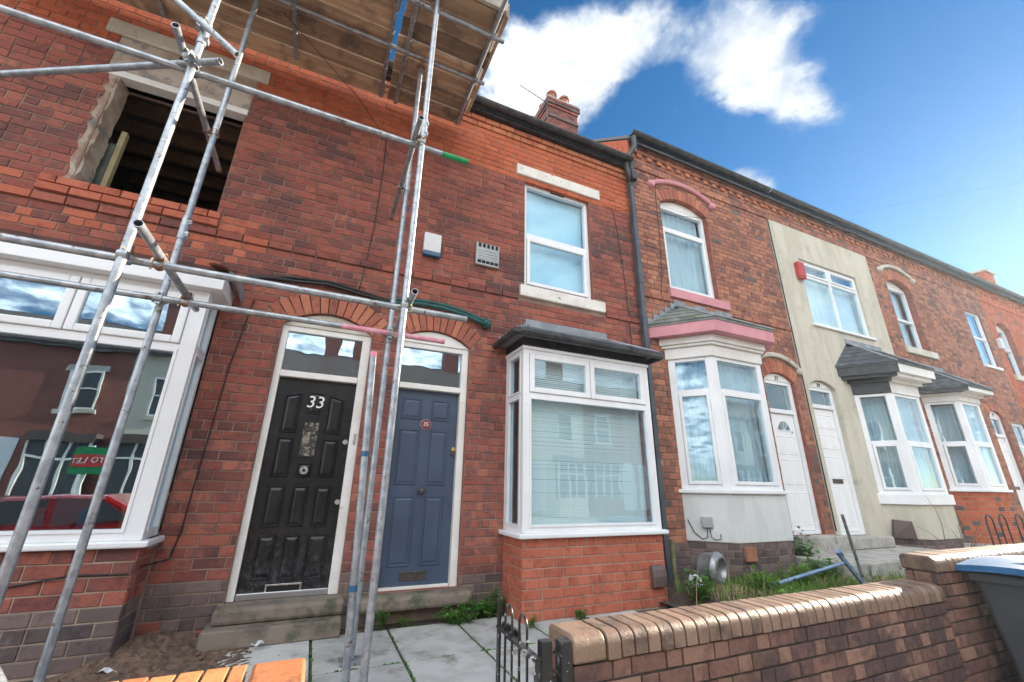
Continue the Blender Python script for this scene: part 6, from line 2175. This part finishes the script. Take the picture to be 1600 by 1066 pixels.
def far_house(x0, x1, wall, label, bayx, doorx, winx, sq=False):
    o = tag(empty('opposite_house', ((x0 + x1) / 2, YF, -0.36)), label, 'house', 'houses across the street')
    a, b = -x1, -x0
    MB().box(FB, a, b, -0.4, 6.2, -7.0, 0.0).build('wall', wall, o)
    r = MB()
    r.add([FB.W(a, 6.2, 0.25), FB.W(b, 6.2, 0.25), FB.W(b, 8.3, -3.5), FB.W(a, 8.3, -3.5), FB.W(a, 6.2, -7.2), FB.W(b, 6.2, -7.2)], [(0, 1, 2, 3), (3, 2, 5, 4), (0, 3, 4), (1, 5, 2), (4, 5, 1, 0)])
    r.build('roof', 'roof_tile', o)
    MB().box(FB, a, b, 6.1, 6.25, 0.003, 0.28).build('gutter', 'black_plastic', o)

    def win(u0, u1, z0, z1, d=0.01):
        m = ring_frame(FB, u0, u1, z0, z1, 0.07, d, d + 0.06)
        m.box(FB, u0 + 0.07, u1 - 0.07, (z0 + z1) / 2, (z0 + z1) / 2 + 0.06, d, d + 0.06)
        w = m.build('window', 'white_paint', o)
        MB().box(FB, u0 + 0.07, u1 - 0.07, z0 + 0.07, z1 - 0.07, d, d + 0.01).build('pane', 'bin_body', w)
        MB().box(FB, u0 - 0.1, u1 + 0.1, z0 - 0.14, z0, d, d + 0.1).build('sill', 'stone_lintel', w)
        MB().box(FB, u0 - 0.12, u1 + 0.12, z1, z1 + 0.2, d, d + 0.06).build('lintel', 'stone_lintel', w)
    win(-winx - 0.5, -winx + 0.5, 3.7, 5.3)
    MB().box(FB, -doorx - 0.42, -doorx + 0.42, 0.0, 2.6, 0.004, 0.03).build('door', 'white_door', o)
    by = MB()
    by.box(FB, -bayx - 0.9, -bayx + 0.9, -0.3, 0.7, 0.002, 0.55)
    by.build('bay_base', wall, o)
    MB().box(FB, -bayx - 0.95, -bayx + 0.95, 2.5, 2.85, 0.002, 0.65).build('bay_roof', 'roof_tile', o)
    MB().box(FB, -bayx - 0.8, -bayx + 0.8, 0.7, 2.5, 0.002, 0.44).build('bay_pane', 'bin_body', o)
    mm = MB()
    for u in (-0.9, -0.3, 0.22, 0.82):
        mm.box(FB, -bayx + u, -bayx + u + 0.08, 0.7, 2.5, 0.44, 0.52)
    mm.box(FB, -bayx - 0.9, -bayx + 0.9, 1.9, 1.98, 0.44, 0.515)
    mm.build('bay_frame', 'white_paint', o)
    return o


specs = [(-14.6, -11.0, 'far_brick', 'red brick house opposite, leftmost of its row'), (-11.0, -7.4, 'far_brick', 'red brick house opposite, mirrored at the left edge of the left bay window'),
         (-7.4, -3.8, 'far_cream', 'cream house opposite with the sale board before it'), (-3.8, -0.2, 'far_brick', 'red brick house opposite, left of the mirrored cream pair'),
         (-0.2, 3.4, 'far_cream', 'cream house opposite, mirrored in the bay of 35'), (3.4, 7.0, 'far_cream', 'cream house opposite, second of the mirrored pair'),
         (7.0, 10.6, 'far_brick', 'red brick house opposite, right of the cream pair'), (10.6, 14.2, 'far_cream', 'cream house opposite, mirrored in the grey bay of 37'),
         (14.2, 17.8, 'far_brick', 'red brick house opposite, second from the right end'), (17.8, 21.4, 'far_brick', 'red brick house opposite, mirrored in the farthest bays')]
for k in range(7):
    specs.append((21.4 + 3.6 * k, 25.0 + 3.6 * k, 'far_cream' if k in (1, 4) else 'far_brick', ['first', 'second', 'third', 'fourth', 'fifth', 'sixth', 'last'][k] + ' house opposite beyond the farthest mirrored brick one, going right'))
for i, (a, b, w_, lab) in enumerate(specs):
    if i % 2 == 0:
        far_house(a, b, w_, lab, a + 1.2, b - 0.6, a + 1.3)
    else:
        far_house(a, b, w_, lab, b - 1.2, a + 0.6, b - 1.3)
for k, x in enumerate((-7.4, -0.2, 1.6, 7.0, 14.2)):
    c = tag(empty('opposite_chimney', (x, YF - 3.5, 8.6)), ['chimney stack opposite, leftmost', 'chimney stack opposite, mirrored over door 33', 'chimney stack opposite, mirrored in the fanlight of door 35', 'chimney stack opposite, second from the right', 'chimney stack opposite, rightmost'][k], 'chimney', 'chimneys across the street')
    MB().cube(x - 0.45, x + 0.45, YF - 3.9, YF - 3.1, 7.8, 9.6).build('stack', 'far_brick', c)
    MB().cube(x - 0.52, x + 0.52, YF - 3.97, YF - 3.03, 9.6, 9.72).build('cap', 'far_brick', c)
    for dx in (-0.22, 0.22):
        MB().lathe((x + dx, YF - 3.5, 9.72), [(0.14, 0), (0.11, 0.1), (0.12, 0.45), (0.14, 0.46), (0.0, 0.46)], 12).build('chimney_pot', 'terracotta', c)
sg = tag(empty('sale_board', (-5.9, -12.3, -0.36)), 'green and white to-let board on a post across the street, seen mirrored', 'sign')
MB().cube(-5.94, -5.86, -12.36, -12.30, -0.36, 2.1).build('post', 'white_paint', sg)
MB().cube(-6.25, -5.55, -12.30, -12.27, 1.35, 2.05).build('board', 'sign_green', sg)
MB().cube(-6.22, -5.58, -12.27, -12.262, 1.55, 1.85).build('panel', 'sign_red', sg)
text_part('TO LET', 'lettering', 'number_white', (-5.9, -12.258, 1.70), 0.2, sg, 0.002, rot=(math.pi / 2, 0, math.pi))

# a parked car on the street, seen only mirrored in the left bay
CR = tag(empty('parked_car', (-4.0, -7.0, -0.46)), 'red parked car in the street, seen only as a reflection in the left bay window', 'car')
prof = [(-2.0, -0.22), (-2.05, 0.10), (-1.95, 0.30), (-1.1, 0.45), (-0.55, 0.92), (0.75, 0.96), (1.55, 0.55), (1.98, 0.48), (2.05, 0.10), (2.0, -0.22)]
MB().prism([(-4.0 + a, -7.85, b) for a, b in prof], (0, 1.7, 0)).build('body', 'car_red', CR, bevel=0.07)
for ys in (-7.865, -6.145):
    for pts in ([(-0.95, 0.47), (-0.5, 0.85), (0.05, 0.88), (0.05, 0.47)], [(0.15, 0.47), (0.15, 0.88), (0.7, 0.88), (1.25, 0.52)]):
        MB().prism([(-4.0 + a, ys, b) for a, b in pts], (0, 0.012, 0)).build('side_window', 'bin_body', CR)
    for xc in (-1.3, 1.25):
        w = MB().tube((-4.0 + xc, ys - 0.02, -0.16), (-4.0 + xc, ys + 0.05, -0.16), 0.30, 20).build('tyre', 'black_plastic', CR, smooth=True)
        MB().tube((-4.0 + xc, ys - 0.026, -0.16), (-4.0 + xc, ys + 0.056, -0.16), 0.19, 16).build('rim', 'aluminium', w)
for ys in (-7.7, -6.45):
    MB().cube(-6.06, -5.99, ys, ys + 0.25, 0.16, 0.28).build('headlight', 'aluminium', CR)
    MB().cube(-2.01, -1.94, ys, ys + 0.22, 0.22, 0.38).build('tail_light', 'red_plastic', CR)
MB().prism([(-5.02, -7.7, 0.52), (-4.62, -7.7, 0.87), (-4.62, -6.3, 0.87), (-5.02, -6.3, 0.52)], (-0.03, 0, 0.03)).build('windscreen', 'bin_body', CR)
# ================================================================== thin air volume added to imitate sun glare
m_, T_ = new_mat('haze_air')
v_ = T_.n('ShaderNodeVolumePrincipled', None, Color=(0.66, 0.84, 1.0), Density=0.0008, Anisotropy=0.66)
o_ = T_.n('ShaderNodeOutputMaterial')
m_.node_tree.links.new(v_.outputs[0], o_.inputs['Volume'])
hz_ = MB().cube(-305, 305, -305, 305, -1.6, 13.5).build('haze', 'haze_air')
hz_['kind'] = 'stuff'
hz_['label'] = 'thin sunlit haze filling the street'
hz_['category'] = 'haze'
